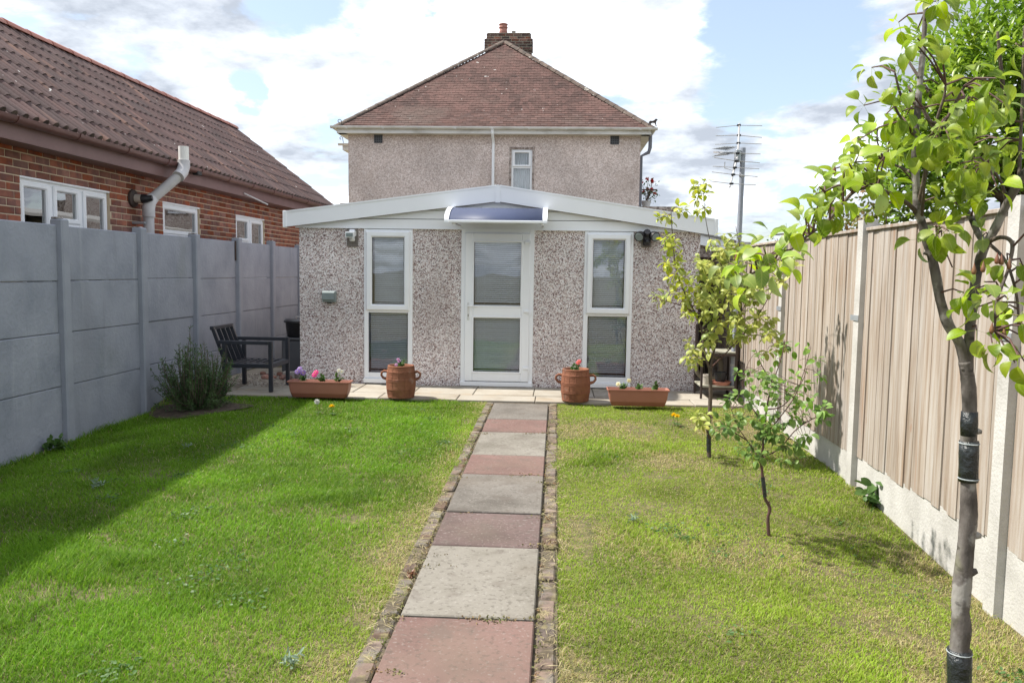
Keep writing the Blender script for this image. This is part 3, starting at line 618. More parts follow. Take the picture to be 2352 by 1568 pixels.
for s in (-1, 1):
    mb = MB(); c0 = np.array([p[0]+s*.085, GY-.10, 2.085]); d = np.array([s*.35, -.75, -.35]); d /= np.linalg.norm(d)
    mb.tube([c0-d*.05, c0-d*.03, c0+d*.01, c0+d*.045, c0+d*.046], [.025, .05, .062, .062, .05], 16); mb.build('lamp_head', M['black_plastic'], fl, smooth=True)
    MB().tube([c0+d*.047, c0+d*.05], [.05, .045], 16).build('lens', M['socket'], fl)
mb = MB().tube([(p[0], GY-.07, 2.10), (p[0], GY-.1, 2.12), (p[0], GY-.13, 2.135)], [.03, .05, .035], 12); mb.build('camera_dome', M['black_plastic'], fl, smooth=True)
mb = MB().lathe([(0, -.035), (.03, -.03), (.042, 0), (.04, .03), (0, .035)], (p[0]+.005, GY-.085, 2.005), 14); mb.build('sensor', M['black_plastic'], fl, smooth='all')
p = yz(758, 681, GY); so = thing('socket_box', 'grey green outdoor socket box on the pebbledash', 'socket', (p[0], GY, p[2]-.08))
MB().box(p[0]-.09, p[0]+.09, GY-.06, GY-.001, p[2]-.07, p[2]+.075, .012).build('box', M['socket'], so)
MB().prism([(GY-.061, p[2]-.045), (GY-.085, p[2]-.035), (GY-.08, p[2]+.05), (GY-.061, p[2]+.07)], 0, p[0]-.082, p[0]+.075).build('lid', M['socket'], so)
MB().box(p[0]-.03, p[0]+.03, GY-.05, GY-.02, p[2]-.085, p[2]-.0705, .004).build('cable_gland', M['black_plastic'], so)

# ================================================================ HOUSE BEHIND
HY = 20.0; hx0, hx1 = -4.81, 2.325; hc = (hx0+hx1)/2; EZ = 5.02; ov = .26
hou = thing('house', 'two storey pebbledash house with brown hipped roof behind the garage', 'house', (hc, HY, .3))
wx0, wx1 = yz(1175, 343, HY)[0], yz(1223, 343, HY)[0]; wz1 = yz(1199, 343, HY)[2]; wz0 = 2.95
mb = MB()   # front wall with an opening for the window
mb.box(hx0, wx0, HY, HY+.25, .2, EZ-.06); mb.box(wx1, hx1, HY, HY+.25, .2, EZ-.06); mb.box(wx0, wx1, HY, HY+.25, wz1, EZ-.06); mb.box(wx0, wx1, HY, HY+.25, .2, wz0)
mb.box(hx0, hx0+.25, HY+.25, 28, .2, EZ-.06); mb.box(hx1-.25, hx1, HY+.25, 28, .2, EZ-.06)
mb.build('wall', M['pebble_house'], hou)
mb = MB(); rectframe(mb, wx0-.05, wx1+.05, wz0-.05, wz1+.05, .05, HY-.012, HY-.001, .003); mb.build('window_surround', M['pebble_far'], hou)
mb = MB(); rectframe(mb, wx0, wx1, wz0, wz1, .05, HY+.03, HY+.09, .004); tz = wz1-.43
mb.box(wx0+.049, wx1-.049, HY+.031, HY+.089, tz-.025, tz+.025); win = mb.build('window', M['upvc'], hou)
mb = frame_bevel(MB(), wx0+.035, wx1-.035, tz+.012, wz1-.035, .05, HY+.005, HY+.0295, .008); mb.build('sash', M['upvc'], win)
MB().box(wx0+.05, wx1-.05, HY+.05, HY+.055, wz0+.05, wz1-.05).build('pane', M['glass'], win)
mb = MB(); n_ = 24
vs = [(wx0+.04+(wx1-wx0-.08)*k/n_, HY+.16+.02*math.sin(k*1.9), z) for z in (wz0, wz1-.02) for k in range(n_+1)]
mb.add(vs, [(k, k+1, n_+2+k, n_+1+k) for k in range(n_)]); mb.build('net_curtain', M['curtain'], win)
MB().box(wx0-.2, wx1+.2, HY+.5, HY+.55, wz0, wz1).build('room', M['room'], win)
ex0, ex1, ey = hx0-ov, hx1+ov, HY-ov; run = (ex1-ex0)/2; AZ = 8.07; AY = ey+run; rise = AZ-(EZ+.02); AX = hc
# fascia, gutter
MB().box(ex0+.05, ex1-.05, ey+.03, ey+.055, EZ-.10, EZ+.03).build('fascia', M['gutter_white'], hou)
MB().box(ex0+.05, ex1-.05, ey+.056, HY-.001, EZ-.10, EZ-.08).build('soffit', M['gutter_white'], hou)
for s, x in ((-1, ex0), (1, ex1)):
    MB().box(x+(.03 if s < 0 else -.055), x+(.055 if s < 0 else -.03), ey+.056, 28, EZ-.10, EZ+.03).build('fascia', M['gutter_white'], hou)
    a, b_ = sorted((x+(.056 if s < 0 else -.056), hx0-.001 if s < 0 else hx1+.001)); MB().box(a, b_, ey+.056, 28, EZ-.10, EZ-.08).build('soffit', M['gutter_white'], hou)
def gutter(mb, p, q, r=.055, n=8):
    """half round trough from p to q, open at the top"""
    p = np.array(p, float); q = np.array(q, float); t_ = (q-p)/np.linalg.norm(q-p); a = np.cross(t_, (0, 0, 1.)); vs = []; fs = []
    prof = [(r*math.cos(an), -r*math.sin(an)) for an in np.linspace(0, math.pi, n)] + [((r-.006)*math.cos(an), -(r-.006)*math.sin(an)) for an in np.linspace(math.pi, 0, n)]
    m_ = len(prof)
    for e_ in (p, q): vs += [e_ + a*u + np.array([0, 0, v]) for u, v in prof]
    fs = [(k, (k+1) % m_, m_+(k+1) % m_, m_+k) for k in range(m_)] + [tuple(range(m_)), tuple(range(2*m_-1, m_-1, -1))]
    return mb.add(vs, fs)
gt = gutter(MB(), (ex0-.10, ey-.035, EZ+.055), (ex1+.10, ey-.035, EZ+.045), .06).build('gutter', M['gutter_white'], hou)
gutter(MB(), (ex0-.035, ey-.02, EZ+.05), (ex0-.035, 28, EZ+.05), .06).build('gutter', M['gutter_white'], hou)
gutter(MB(), (ex1+.035, ey-.02, EZ+.05), (ex1+.035, 28, EZ+.05), .06).build('gutter', M['gutter_white'], hou)
for k in range(9):
    x = ex0+.3+k*(ex1-ex0-.6)/8; MB().box(x-.02, x+.02, ey-.10, ey+.03, EZ-.012, EZ-.006).build('gutter_bracket', M['gutter_white'], gt)
dp = yz(1133, 330, HY)[0]
MB().tube([(dp, ey-.035, EZ), (dp, ey-.035, EZ-.09), (dp+.005, HY-.06, EZ-.26), (dp+.005, HY-.05, EZ-.36), (dp+.01, HY-.05, .3)], .036, 12).build('downpipe', M['upvc'], hou, smooth=True)
for u, v in ((869, 318), (1412, 321)):
    q = yz(u, v, HY); vent = MB(); vent.box(q[0]-.10, q[0]+.10, HY-.006, HY-.001, q[2]-.11, q[2]+.11); vo_ = vent.build('air_vent', M['black_plastic'], hou)
    mb = MB()
    for k in range(5): mb.box(q[0]-.10+.05*k-.006, q[0]-.10+.05*k+.006, HY-.012, HY-.0065, q[2]-.11, q[2]+.11)
    for k in range(5): mb.box(q[0]-.10, q[0]+.10, HY-.0115, HY-.0068, q[2]-.11+.055*k-.006, q[2]-.11+.055*k+.006)
    mb.build('grille', M['dark_box'], vo_)
MB().tube([(ex1-.02, ey+.35, EZ), (ex1-.02, ey+.36, EZ-.36), (ex1-.05, ey+.38, EZ-.47), (hx1+.03, ey+.4, EZ-.56), (hx1+.05, ey+.4, .3)], .045, 10).build('side_downpipe', M['grey_pipe'], hou, smooth=True)
# tiled front slope
sl_len = math.hypot(run, rise); cs_, sn_ = run/sl_len, rise/sl_len; gauge = .1; tw = .165
nrow = int(sl_len/gauge)
tilt_m = Matrix.Rotation(math.atan2(rise, run)-.07, 4, 'X')
mb = MB().add([(-.080, -.0, .0), (.080, 0, 0), (.080, .15, 0), (-.080, .15, 0), (-.080, 0, .014), (.080, 0, .014), (.080, .15, .012), (-.080, .15, .012)], [(0,3,2,1),(4,5,6,7),(0,1,5,4),(1,2,6,5),(2,3,7,6),(3,0,4,7)])
tile_me = mb.mesh('roof_tile', M['tile_house']); many = MB(); T3 = np.array(tilt_m.to_3x3())
base_v = np.array([tuple(v_.co) for v_ in tile_me.vertices]); base_f = [tuple(p_.vertices) for p_ in tile_me.polygons]
ntile = 0
roof = part_empty('roof', hou, (AX, ey, EZ+.02)); shed = []
for r_ in range(nrow):
    d = r_*gauge; yy = ey + d*cs_ - .03; zz = EZ+.03 + d*sn_; half = run*(1-d/sl_len) - .02
    off = (r_ % 2)*tw/2; k0 = int(-half/tw)-1
    for k in range(k0, -k0+1):
        x = k*tw + off
        if abs(x) + .08 > half: continue
        jz = random.uniform(-.003, .003); pos = (AX+x, yy, zz+jz)
        if ntile < 300:
            inst('roof_tile', tile_me, roof, pos, (tilt_m @ Matrix.Rotation(random.uniform(-.02, .02), 4, 'Z'))); ntile += 1
        else:
            many.add(base_v @ T3.T @ np.eye(3) + np.array(pos), base_f)
o = many.build('upper_roof_tiles', M['tile_house_many'], roof); o['kind'] = 'stuff'; o['label'] = 'upper courses of brown plain roof tiles'
# side and rear slopes, underlay
mb = MB(); RY = 28
mb.add([(ex0, ey, EZ+.02), (ex1, ey, EZ+.02), (AX, AY, AZ)], [(0, 1, 2)]); mb.add([(ex0, ey, EZ+.02), (AX, AY, AZ), (AX, RY, AZ), (ex0, RY, EZ+.02)], [(0, 1, 2, 3)]); mb.add([(ex1, ey, EZ+.02), (ex1, RY, EZ+.02), (AX, RY, AZ), (AX, AY, AZ)], [(0, 1, 2, 3)])
mb.build('side_slopes', M['tile_house_many'], roof)
def hips(p, q, n, nm, m_, r=.11, par=roof):
    p = np.array(p); q = np.array(q); d = (q-p)/n; t_ = d/np.linalg.norm(d); a = np.cross(t_, (0, 0, 1.)); a /= np.linalg.norm(a); upv = np.cross(a, t_); vs = []; fs = []
    mb = MB(); prof = [(r*math.cos(an)*1.15, r*math.sin(an)*.75-.02) for an in np.linspace(0, math.pi, 7)]
    for e_, s_ in ((-t_*np.linalg.norm(d)*.54, 1.06), (t_*np.linalg.norm(d)*.54, .94)):
        mb.v += [tuple(e_ + a*u*s_ + upv*v*s_) for u, v in prof]
    mb.f = [(k, k+1, 8+k, 7+k) for k in range(6)] + [tuple(range(7)), tuple(range(13, 6, -1))]
    me = mb.mesh(nm, m_, smooth=True)
    for k in range(n): inst(nm, me, par, p+d*(k+.5), (random.uniform(-.012, .012), random.uniform(-.012, .012), random.uniform(-.012, .012)))
hips((ex0, ey, EZ+.04), (AX-.05, AY-.05, AZ+.02), 18, 'hip_tile', M['hip'], .09); hips((ex1, ey, EZ+.04), (AX+.05, AY-.05, AZ+.02), 18, 'hip_tile', M['hip'], .09)
# scroll shaped hip iron on the left, animal silhouette on the right
def scroll(c, s):
    pts = [(c[0]+.02, c[1], c[2]-.12), (c[0], c[1], c[2])] + [(c[0]-.05*s+.05*s*math.cos(a)*(1-a/9), c[1], c[2]+.0+.055*s*math.sin(a)*(1-a/9)) for a in np.linspace(.2, 5.2, 14)]
    return MB().tube(pts, .008, 5)
c = yz(784, 279, ey); scroll(c, 1.).build('hip_iron', M['rust'], hou)
c = yz(1500, 285, ey); k = .23/46.
ani = [(0,-2),(2,6),(4,12),(9,15),(18,14),(26,17),(31,22),(36,24),(41,22),(43,18),(40,16),(38,13),(36,9),(36,3),(38,-6),(39,-12),(35,-12),(33,-4),(29,4),(20,5),(13,3),(11,-4),(13,-11),(8,-11),(8,-4),(6,2),(4,0),(2,-6),(-1,-6)]
MB().prism([(c[0]-.11+x*k, c[2]+z*k) for x, z in ani], 1, ey-.006, ey+.006).build('animal_finial', M['rust'], hou)
MB().tube([(ex1-.02, ey+.02, EZ+.03), (c[0]-.06, ey, c[2]-.05)], .006, 5).build('finial_rod', M['rust'], hou)
# chimney: courses of bricks round a core
CY0, CY1 = AY+.15, AY+.85
chx0, chx1 = yz(1117, 120, CY0)[0], yz(1219, 125, CY0)[0]; cht = yz(1166, 77, CY0)[2]
chm = MB().box(chx0+.03, chx1-.03, CY0+.03, CY1, AZ-1.2, cht-.004); _z = cht-.0775; _r = 0
while _z > AZ-.75:
    _g = .0 if _r < 2 else (.055 if _r < 6 else (.03 if _r < 8 else -.02)); chm.box(chx0-_g+.006, chx1+_g-.006, CY0-_g-.010, CY0+.29, _z-.008, _z+.0675); _z -= .0775; _r += 1
ch = chm.build('chimney', M['mortar_chim'], hou); ch['label'] = 'sooty brick chimney stack with clay pot'
crs = .0775; z = cht-crs; r_ = 0
bk = MB().box(-.104, .104, -.045, .045, 0, .060, .004).mesh('brick', M['brick_chim']); hb = MB().box(-.05, .05, -.045, .045, 0, .066, .004).mesh('brick', M['brick_chim'])
while z > AZ-.75:
    grow = .0 if r_ < 2 else (.055 if r_ < 6 else (.03 if r_ < 8 else -.02))
    a, b_ = chx0-grow, chx1+grow; x = a - (0 if r_ % 2 else .11)
    while x < b_-.01:
        l_, h_ = max(x, a), min(x+.21, b_)
        if h_-l_ > .04:
            o = inst('brick', bk, ch, ((l_+h_)/2, CY0-grow+.03, z), None, ((h_-l_)/.21, 1, 1))
        x += .222
    for s in (-1, 1): inst('brick', bk, ch, ((a+.05 if s < 0 else b_-.05), CY0+.25, z), (0, 0, math.pi/2)); 
    z -= crs; r_ += 1
pc = yz(1156, 75, CY0+.25)
MB().lathe([(.13, -.02), (.125, .02), (.115, .10), (.118, .11), (.118, .125), (.112, .135), (.112, .20), (.13, .215), (.13, .235), (.115, .25), (.115, .29), (.13, .30), (.13, .325), (.08, .345), (0, .35)], (pc[0], pc[1], cht), 20).build('chimney_pot', M['ridge'], ch, smooth=True)
for u, h_ in ((1126, .06), (1180, .13), (1206, .06)):
    q = yz(u, 77, CY0+.25); MB().lathe([(.055, 0), (.05, h_*.7), (.065, h_), (.045, h_), (.04, h_*.3), (0, h_*.3)], (q[0], q[1], cht), 12).build('capped_flue', M['pot_pale'], ch, smooth=True)
MB().box(chx0+.02, chx1-.02, CY0+.0, CY1, cht-.003, cht+.02, .01).build('flaunching', M['hip'], ch)
# little bay roof and low rear extension of the same house
q0 = yz(778, 333, HY+1.2); q1 = yz(800, 333, HY+1.2)
mb = MB().box(q0[0]+.1, hx0-.001, HY+1.2, HY+3.5, q0[2]-.13, q0[2]-.02); mb.build('bay_fascia', M['gutter_white'], hou)
gutter(MB(), (q0[0], HY+1.16, q0[2]+.03), (hx0-.01, HY+1.16, q0[2]+.03), .055).build('bay_gutter', M['gutter_white'], hou)
MB().prism([(q0[0]+.08, q0[2]), (hx0-.002, q0[2]), (hx0-.002, q0[2]+.22)], 1, HY+1.3, HY+3.5).build('bay_roof', M['hip'], hou)
scroll(yz(787, 318, HY+1.3), .9).build('hip_iron', M['rust'], hou)
zx = yz(1505, 477, HY+.6)
MB().box(hx1+.001, hx1+1.0, HY+.5, HY+4, .2, zx[2]+.02).build('low_extension', M['pebble_far'], hou)
zx2 = yz(785, 467, HY+.6)
MB().box(hx0-.35, hx0-.001, HY+.5, HY+4, .2, zx2[2]).build('low_extension', M['pebble_far'], hou)

# rose in a white pot on the extension, dark trellis post
def leafmesh(name, m_, L=.06, W=.04, fold=.25, curl=.35, wave=.0, peak=.45, seg=5, pet=0.):
    mb = MB(); vs = []; fs = []
    if pet: vs += [(-.0009, -pet, .0), (0, -pet, 0), (.0009, -pet, 0)]
    for i in range(seg+1):
        t_ = i/seg; wd = W/2*(math.sin(math.pi*min(1, t_**(math.log(.5)/math.log(peak))))**.6) if 0 < t_ < 1 else 0.0008
        a = curl*t_; y_ = L*math.sin(a)/curl if curl else L*t_; z_ = -L*(1-math.cos(a))/curl if curl else 0
        wz = wave*math.sin(t_*9)
        vs += [(-wd, y_, z_+fold*wd+wz), (0, y_, z_), (wd, y_, z_+fold*wd-wz)]
    for i in range(seg+(1 if pet else 0)):
        a = i*3; fs += [(a, a+1, a+4, a+3), (a+1, a+2, a+5, a+4)]
    mb.v = vs; mb.f = fs; me = bpy.data.meshes.new(name); me.from_pydata(vs, [], fs); me.materials.append(m_); me.polygons.foreach_set('use_smooth', [True]*len(fs)); me.update(); return me
def leafrot(d, nrm):
    d = Vector(d).normalized(); n_ = Vector(nrm); n_ = n_ - d*n_.dot(d)
    if n_.length < 1e-4: n_ = Vector((1, .1, .2)) - d*d.dot(Vector((1, .1, .2)))
    n_.normalize(); x = d.cross(n_); return Matrix(((x.x, d.x, n_.x), (x.y, d.y, n_.y), (x.z, d.z, n_.z)))
def scatter(name, P, D, Nn, S, me, m_, parent, kind=None):
    """many copies of a leaf joined into one mesh"""
    bv = np.array([tuple(v.co) for v in me.vertices]); bf = np.array([tuple(p.vertices) for p in me.polygons]); n = len(P); nv = len(bv)
    D = D/np.linalg.norm(D, axis=1, keepdims=True); Nn = Nn - D*(Nn*D).sum(1, keepdims=True); Nn /= np.linalg.norm(Nn, axis=1, keepdims=True)+1e-9; X = np.cross(D, Nn)
    Vv = P[:, None, :] + S[:, None, None]*(bv[None, :, 0:1]*X[:, None] + bv[None, :, 1:2]*D[:, None] + bv[None, :, 2:3]*Nn[:, None])
    F = (bf[None] + (np.arange(n)*nv)[:, None, None]).reshape(-1, bf.shape[1])
    mm = bpy.data.meshes.new(name); V2 = Vv.reshape(-1, 3) - ORG[parent]; nf, fw_ = F.shape
    mm.vertices.add(len(V2)); mm.vertices.foreach_set('co', V2.ravel().astype(np.float32)); mm.loops.add(nf*fw_); mm.loops.foreach_set('vertex_index', F.ravel().astype(np.int32))
    mm.polygons.add(nf); mm.polygons.foreach_set('loop_start', np.arange(0, nf*fw_, fw_, dtype=np.int32)); mm.polygons.foreach_set('use_smooth', np.ones(nf, bool)); mm.materials.append(m_); mm.update(calc_edges=True)
    o = link(bpy.data.objects.new(name, mm)); place(o, parent, ORG[parent])
    if kind: o['kind'] = kind
    return o
def rdir(n, up=0.): 
    v = rng.normal(size=(n, 3)); v[:, 2] += up; return v/np.linalg.norm(v, axis=1, keepdims=True)
LF = {'small': leafmesh('small_leaf', M['leaf_weed'], 1., .55), 'narrow': leafmesh('narrow_leaf', M['leaf_ever'], 1., .3, .3, .3, seg=4), 'needle': leafmesh('needle', M['leaf_rose'], 1., .22, .1, .2, seg=2), 'petal': leafmesh('petal', M['red'], 1., .9, .3, .6, peak=.62, seg=4)}
zr_ = zx[2]+.02; q = yz(1484, 470, HY+.9); ro = thing('rose_bush', 'red rose in a white pot beside the upper house corner', 'rose', (q[0], HY+.9, zr_))
MB().lathe([(.09, 0), (.12, .16), (.13, .17), (.11, .17), (0, .15)], (q[0], HY+.9, zr_), 14).build('pot', M['upvc_old'], ro, smooth=True)
mb = MB(); tips = []
for k in range(9):
    tip = np.array([q[0]+random.uniform(-.12, .25), HY+.9+random.uniform(-.2, .2), zr_+random.uniform(.3, .72)]); mid = (tip+np.array([q[0], HY+.9, zr_+.1]))/2+np.array([.03, 0, .05]); mb.tube([(q[0], HY+.9, zr_+.15), mid, tip], [.009, .007, .004], 5); tips.append(tip); tips.append(mid)
mb.build('stems', M['twig'], ro)
tp = np.array(tips); P = tp[rng.integers(0, len(tp), 150)] + rng.normal(0, .07, (150, 3)); scatter('foliage', P, rdir(150), rdir(150, 1), rng.uniform(.04, .075, 150), LF['small'], M['leaf_weed'], ro)
for k in range(9):
    c = tips[2*k] + np.array([0, -.03, .03]); n_ = 16; scatter('flower', np.repeat(c[None], n_, 0), rdir(n_), rdir(n_, .5), rng.uniform(.04, .06, n_), LF['petal'], M['red'], ro)
tr = thing('trellis_post', 'dark brown post beside the rose at the house corner', 'post', (hx1+.06, HY+.55, zr_)); MB().box(hx1+.02, hx1+.10, HY+.55, HY+.6, zr_, zr_+.55, .004).build('post', M['gate'], tr); MB().box(hx1+.1, hx1+.5, HY+.56, HY+.58, zr_+.4, zr_+.43).build('rail', M['gate'], tr)

# ================================================================ BUNGALOW ON THE LEFT
BX = -4.8; BE = 17.25; BS = 2.6
bun = thing('bungalow', 'red brick bungalow with maroon pantile roof beyond the grey fence', 'bungalow', (BX, 11, .1))
def bw(u, v): return at(u, v, 0, BX)
SOF = 2.735; ZG = 2.84; EX = -4.50; RXr, RZr = -6.66, 4.59
bwin = []
for (ua, va), (ub, vb), h_ in (((44, 400), (251, 437), 1.15), ((373, 462), (458, 476), 1.0), ((541, 493), (607, 505), 1.0)):
    ya, yb = bw(ua, va)[1], bw(ub, vb)[1]; bwin.append((ya, yb, 2.478-h_, 2.478))
cw = BX-.0005
mb = MB(); prev = BS
for ya, yb, z0, z1 in bwin:
    mb.box(BX-.3, cw, prev, ya, 0, SOF+.1); mb.box(BX-.3, cw, ya, yb, 0, z0); mb.box(BX-.3, cw, ya, yb, z1, SOF+.1); prev = yb
mb.box(BX-.3, cw, prev, BE, 0, SOF+.1); mb.box(-8.6, BX-.3, BE-.3, BE, 0, SOF+.1)
mb.prism([(-8.6, SOF+.1), (BX-.02, SOF+.1), (RXr, RZr-.1)], 1, BE-.3, BE)
wall = mb.build('wall', M['mortar'], bun)
brick_me = MB().box(-.05, .005, -.106, .106, 0, .063, .003).mesh('brick', M['brick'])
bl_ = []; z = 1.80; r_ = 0
while z < SOF-.02:
    y = 6.4-.225*16 + (0.1125 if r_ % 2 else 0)
    while y < BE:
        l_, h_ = y+.005, y+.22
        segs = [(l_, min(h_, BE))]
        for ya, yb, z0, z1 in bwin:
            if z+.06 > z0 and z < z1-.02:
                ns = []
                for a, b_ in segs:
                    if b_ <= ya or a >= yb: ns.append((a, b_)); continue
                    if a < ya-.03: ns.append((a, ya-.002))
                    if b_ > yb+.03: ns.append((yb+.002, b_))
                segs = ns
        for a, b_ in segs: bl_.append((a, b_, z))
        y += .225
    z += .075; r_ += 1
bl_.sort(key=lambda t_: t_[0]-(1.5 if t_[2] > 2.02 else -4) + (100 if t_[0] < 6.38 else 0))
rest = MB()
for i, (a, b_, z) in enumerate(bl_):
    if i < 300: inst('brick', brick_me, wall, (BX, (a+b_)/2, z+random.uniform(-.001, .001)), None, (1+random.uniform(-.25, .3), (b_-a)/.215, 1))
    else: rest.box(BX-.05, BX+.005, a+.0015, b_-.0015, z, z+.063, .003)
M['brick_many'] = material('red_bricks_far', [(.125, .06, .05), (.25, .09, .058), (.33, .125, .075)], 5, .85, .5, 120, stretch=(1, 1, 2.4), spec=.2, detail=3)
o = rest.build('far_bricks', M['brick_many'], wall); o['kind'] = 'stuff'; o['label'] = 'bricks of the bungalow wall'
# windows: kinds: three light, single top light, two light
def bwindow(ya, yb, z0, z1, lights, label):
    x1 = BX-.03; fr = MB(); wd = .06
    fr.box(x1-.07, x1, ya+.003, ya+wd, z0, z1, .006); fr.box(x1-.07, x1, yb-wd, yb-.003, z0, z1, .006); fr.box(x1-.069, x1-.001, ya+wd-.001, yb-wd+.001, z1-wd, z1-.001, .006); fr.box(x1-.069, x1-.001, ya+wd-.001, yb-wd+.001, z0+.001, z0+wd, .006)
    n = len(lights); ws = (yb-ya)/n
    for k in range(1, n): fr.box(x1-.0685, x1-.0005, ya+ws*k-.03, ya+ws*k+.03, z0+wd, z1-wd, .006)
    w_ = fr.build('window', M['upvc'], bun); w_['label'] = label
    MB().box(x1-.02, BX+.035, ya-.02, yb+.02, z0-.035, z0-.002, .006).build('sill', M['upvc'], w_)
    MB().box(BX-.05, BX+.004, ya+.002, yb-.002, z1-.022, z1-.003, .002).build('head_trim', M['upvc'], w_)
    for k, ty in enumerate(lights):
        a, b_ = ya+ws*k+.035, ya+ws*(k+1)-.035
        zs = [(z0+.05, z1-.05)] if ty == 'full' else [(z1-.42, z1-.045), (z0+.05, z1-.45)]
        if ty != 'full': MB().box(x1-.067, x1+.001, a, b_, z1-.455, z1-.415, .004).build('transom', M['upvc'], w_)
        for q0_, q1_ in zs:
            mb = MB(); d_ = .055; X0, X1 = x1-.04, x1+.018
            rings = [(0, X0), (0, X1-.01), (.01, X1), (d_-.014, X1), (d_, X1-.014), (d_, X0)]; vs = []
            for off, xx in rings: vs += [(xx, a+off, q0_+off), (xx, b_-off, q0_+off), (xx, b_-off, q1_-off), (xx, a+off, q1_-off)]
            fs = [(i*4+j, i*4+(j+1) % 4, ((i+1) % 6)*4+(j+1) % 4, ((i+1) % 6)*4+j) for i in range(6) for j in range(4)]
            mb.add(vs, fs).build('sash', M['upvc'], w_)
            MB().box(x1-.02, x1-.015, a+d_-.002, b_-d_+.002, q0_+d_-.002, q1_-d_+.002).build('pane', M['glass_far'], w_)
    MB().box(x1-.16, x1-.15, ya, yb, z0, z1).build('net_curtain', M['curtain'], w_)
bwindow(*bwin[0], ['full', 'top', 'full'], 'three light white window'); bwindow(*bwin[1], ['top'], 'small obscured white window'); bwindow(*bwin[2], ['top', 'full'], 'two light white window')
# eaves
MB().box(EX-.04, EX-.018, BS, BE+.12, ZG-.11, ZG+.09).build('fascia', M['soffit'], bun)
MB().box(BX+.008, EX-.041, BS, BE+.1, SOF, SOF+.015).build('soffit', M['soffit'], bun)
MB().box(EX-.035, EX-.0405+.05, BE+.05, BE+.13, ZG-.13, ZG+.09).build('fascia_end', M['soffit'], bun)
gb = gutter(MB(), (EX+.045, BS, ZG+.085), (EX+.045, BE+.15, ZG+.085), .062).build('gutter', M['brown_plastic'], bun, smooth=True)
y = 5.2
while y < BE: 
    gutter(MB(), (EX+.045, y-.022, ZG+.088), (EX+.045, y+.022, ZG+.088), .071).build('gutter_bracket', M['brown_plastic'], gb); y += .93
# roof of double roll pantiles
dx, dz = RXr-EX, RZr-(ZG+.10); sl2 = math.hypot(dx, dz); pit = math.atan2(dz, -dx)
broof = part_empty('roof', bun, (EX, 11, ZG+.1))
mb = MB(); tc_w = .30; prof = []
for k in range(2):
    y_ = -.15+k*.15
    prof += [(y_, 0), (y_+.058, 0)] + [(y_+.058+.046*(1-math.cos(a)), 0.046*math.sin(a)) for a in np.linspace(.35, math.pi-.1, 5)]
prof.append((.152, .004)); n = len(prof); Lt = .40
vs = [(0, p_[0], p_[1]*1.1+.024) for p_ in prof] + [(-Lt, p_[0], p_[1]) for p_ in prof] + [(0, p_[0], p_[1]*.55-.004) for p_ in prof] 
fs = [(k, k+1, n+k+1, n+k) for k in range(n-1)] + [(k, 2*n+k, 2*n+k+1, k+1) for k in range(n-1)] + [(2*n+k, n+k, n+k+1, 2*n+k+1) for k in range(n-1)]
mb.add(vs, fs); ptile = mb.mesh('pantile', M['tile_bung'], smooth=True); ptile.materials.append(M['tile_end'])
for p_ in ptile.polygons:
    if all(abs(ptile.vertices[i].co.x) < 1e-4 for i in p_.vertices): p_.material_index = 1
rows = 8; gg = (sl2-.04)/rows; rm = Matrix.Rotation(pit+.035, 4, 'Y')
cols_ = int((BE+.16-2.7)/tc_w); seen_cols = int((BE+.16-6.2)/tc_w); near_t = MB(); _r3 = np.array(rm.to_3x3()); _tv = np.array([tuple(v_.co) for v_ in ptile.vertices]); _tf = [tuple(p_.vertices) for p_ in ptile.polygons]
for r_ in range(rows):
    d = r_*gg - .07
    for c_ in range(cols_):
        y = BE+.16-.15-c_*tc_w
        if c_ >= seen_cols: near_t.add(_tv @ _r3.T + np.array([EX + d*dx/sl2, y, ZG+.115 + d*dz/sl2]), _tf); continue
        inst('pantile', ptile, broof, (EX + d*dx/sl2 + .0, y+random.uniform(-.004, .004), ZG+.115 + d*dz/sl2 + random.uniform(-.003, .003)), rm)
o = near_t.build('near_pantiles', M['tile_bung'], broof, smooth=True); o['kind'] = 'stuff'; o['label'] = 'pantiles at the near end of the roof'
mb = MB(); mb.add([(EX, BS, ZG+.085), (EX, BE+.1, ZG+.085), (RXr, BE+.1, RZr-.02), (RXr, BS, RZr-.02), (RXr*2-EX, BS, ZG+.085), (RXr*2-EX, BE+.1, ZG+.085)], [(0, 1, 2, 3), (3, 2, 5, 4)]); mb.build('underlay', M['felt'], broof)
hips((RXr, 2.7, RZr+.03), (RXr, BE+.17, RZr+.03), 32, 'ridge_tile', M['ridge'], .12, broof)
# flue pipe with two bends
fx = BX+.17
def bp_(u, v): return at(u, v, 0, fx)
b0, b1, b2, b3 = bp_(341, 560), bp_(341, 470), bp_(421, 388), bp_(425, 340)
fl_ = part_empty('flue_pipe', bun, (fx, b1[1], .3))
r = .062
MB().tube([(fx, b1[1], .15), (fx, b1[1], b1[2]-.12)], r, 18).build('lower_pipe', M['flue'], fl_, smooth=True)
MB().tube([(fx, b1[1], b1[2]-.15), (fx, b1[1], b1[2]-.04), (fx+.005, b1[1]+.02, b1[2]+.03), (fx+.01, b1[1]+.09, b1[2]+.09)], r+.012, 18).build('lower_bend', M['flue'], fl_, smooth=True)
top = np.array([EX+.18, b2[1]-.1, b2[2]-.02]); top = at(421, 392, 0, EX+.16)
MB().tube([(fx+.01, b1[1]+.07, b1[2]+.075), tuple(top-np.array([0, .06, .05]))], r, 18).build('sloping_pipe', M['flue'], fl_, smooth=True)
MB().tube([tuple(top-np.array([0.01, .12, .09])), tuple(top-np.array([0, .03, .02])), tuple(top+np.array([0, .02, .06])), tuple(top+np.array([0, .02, .13]))], r+.012, 18).build('upper_bend', M['flue'], fl_, smooth=True)
tp_ = at(425, 338, 0, EX+.16)
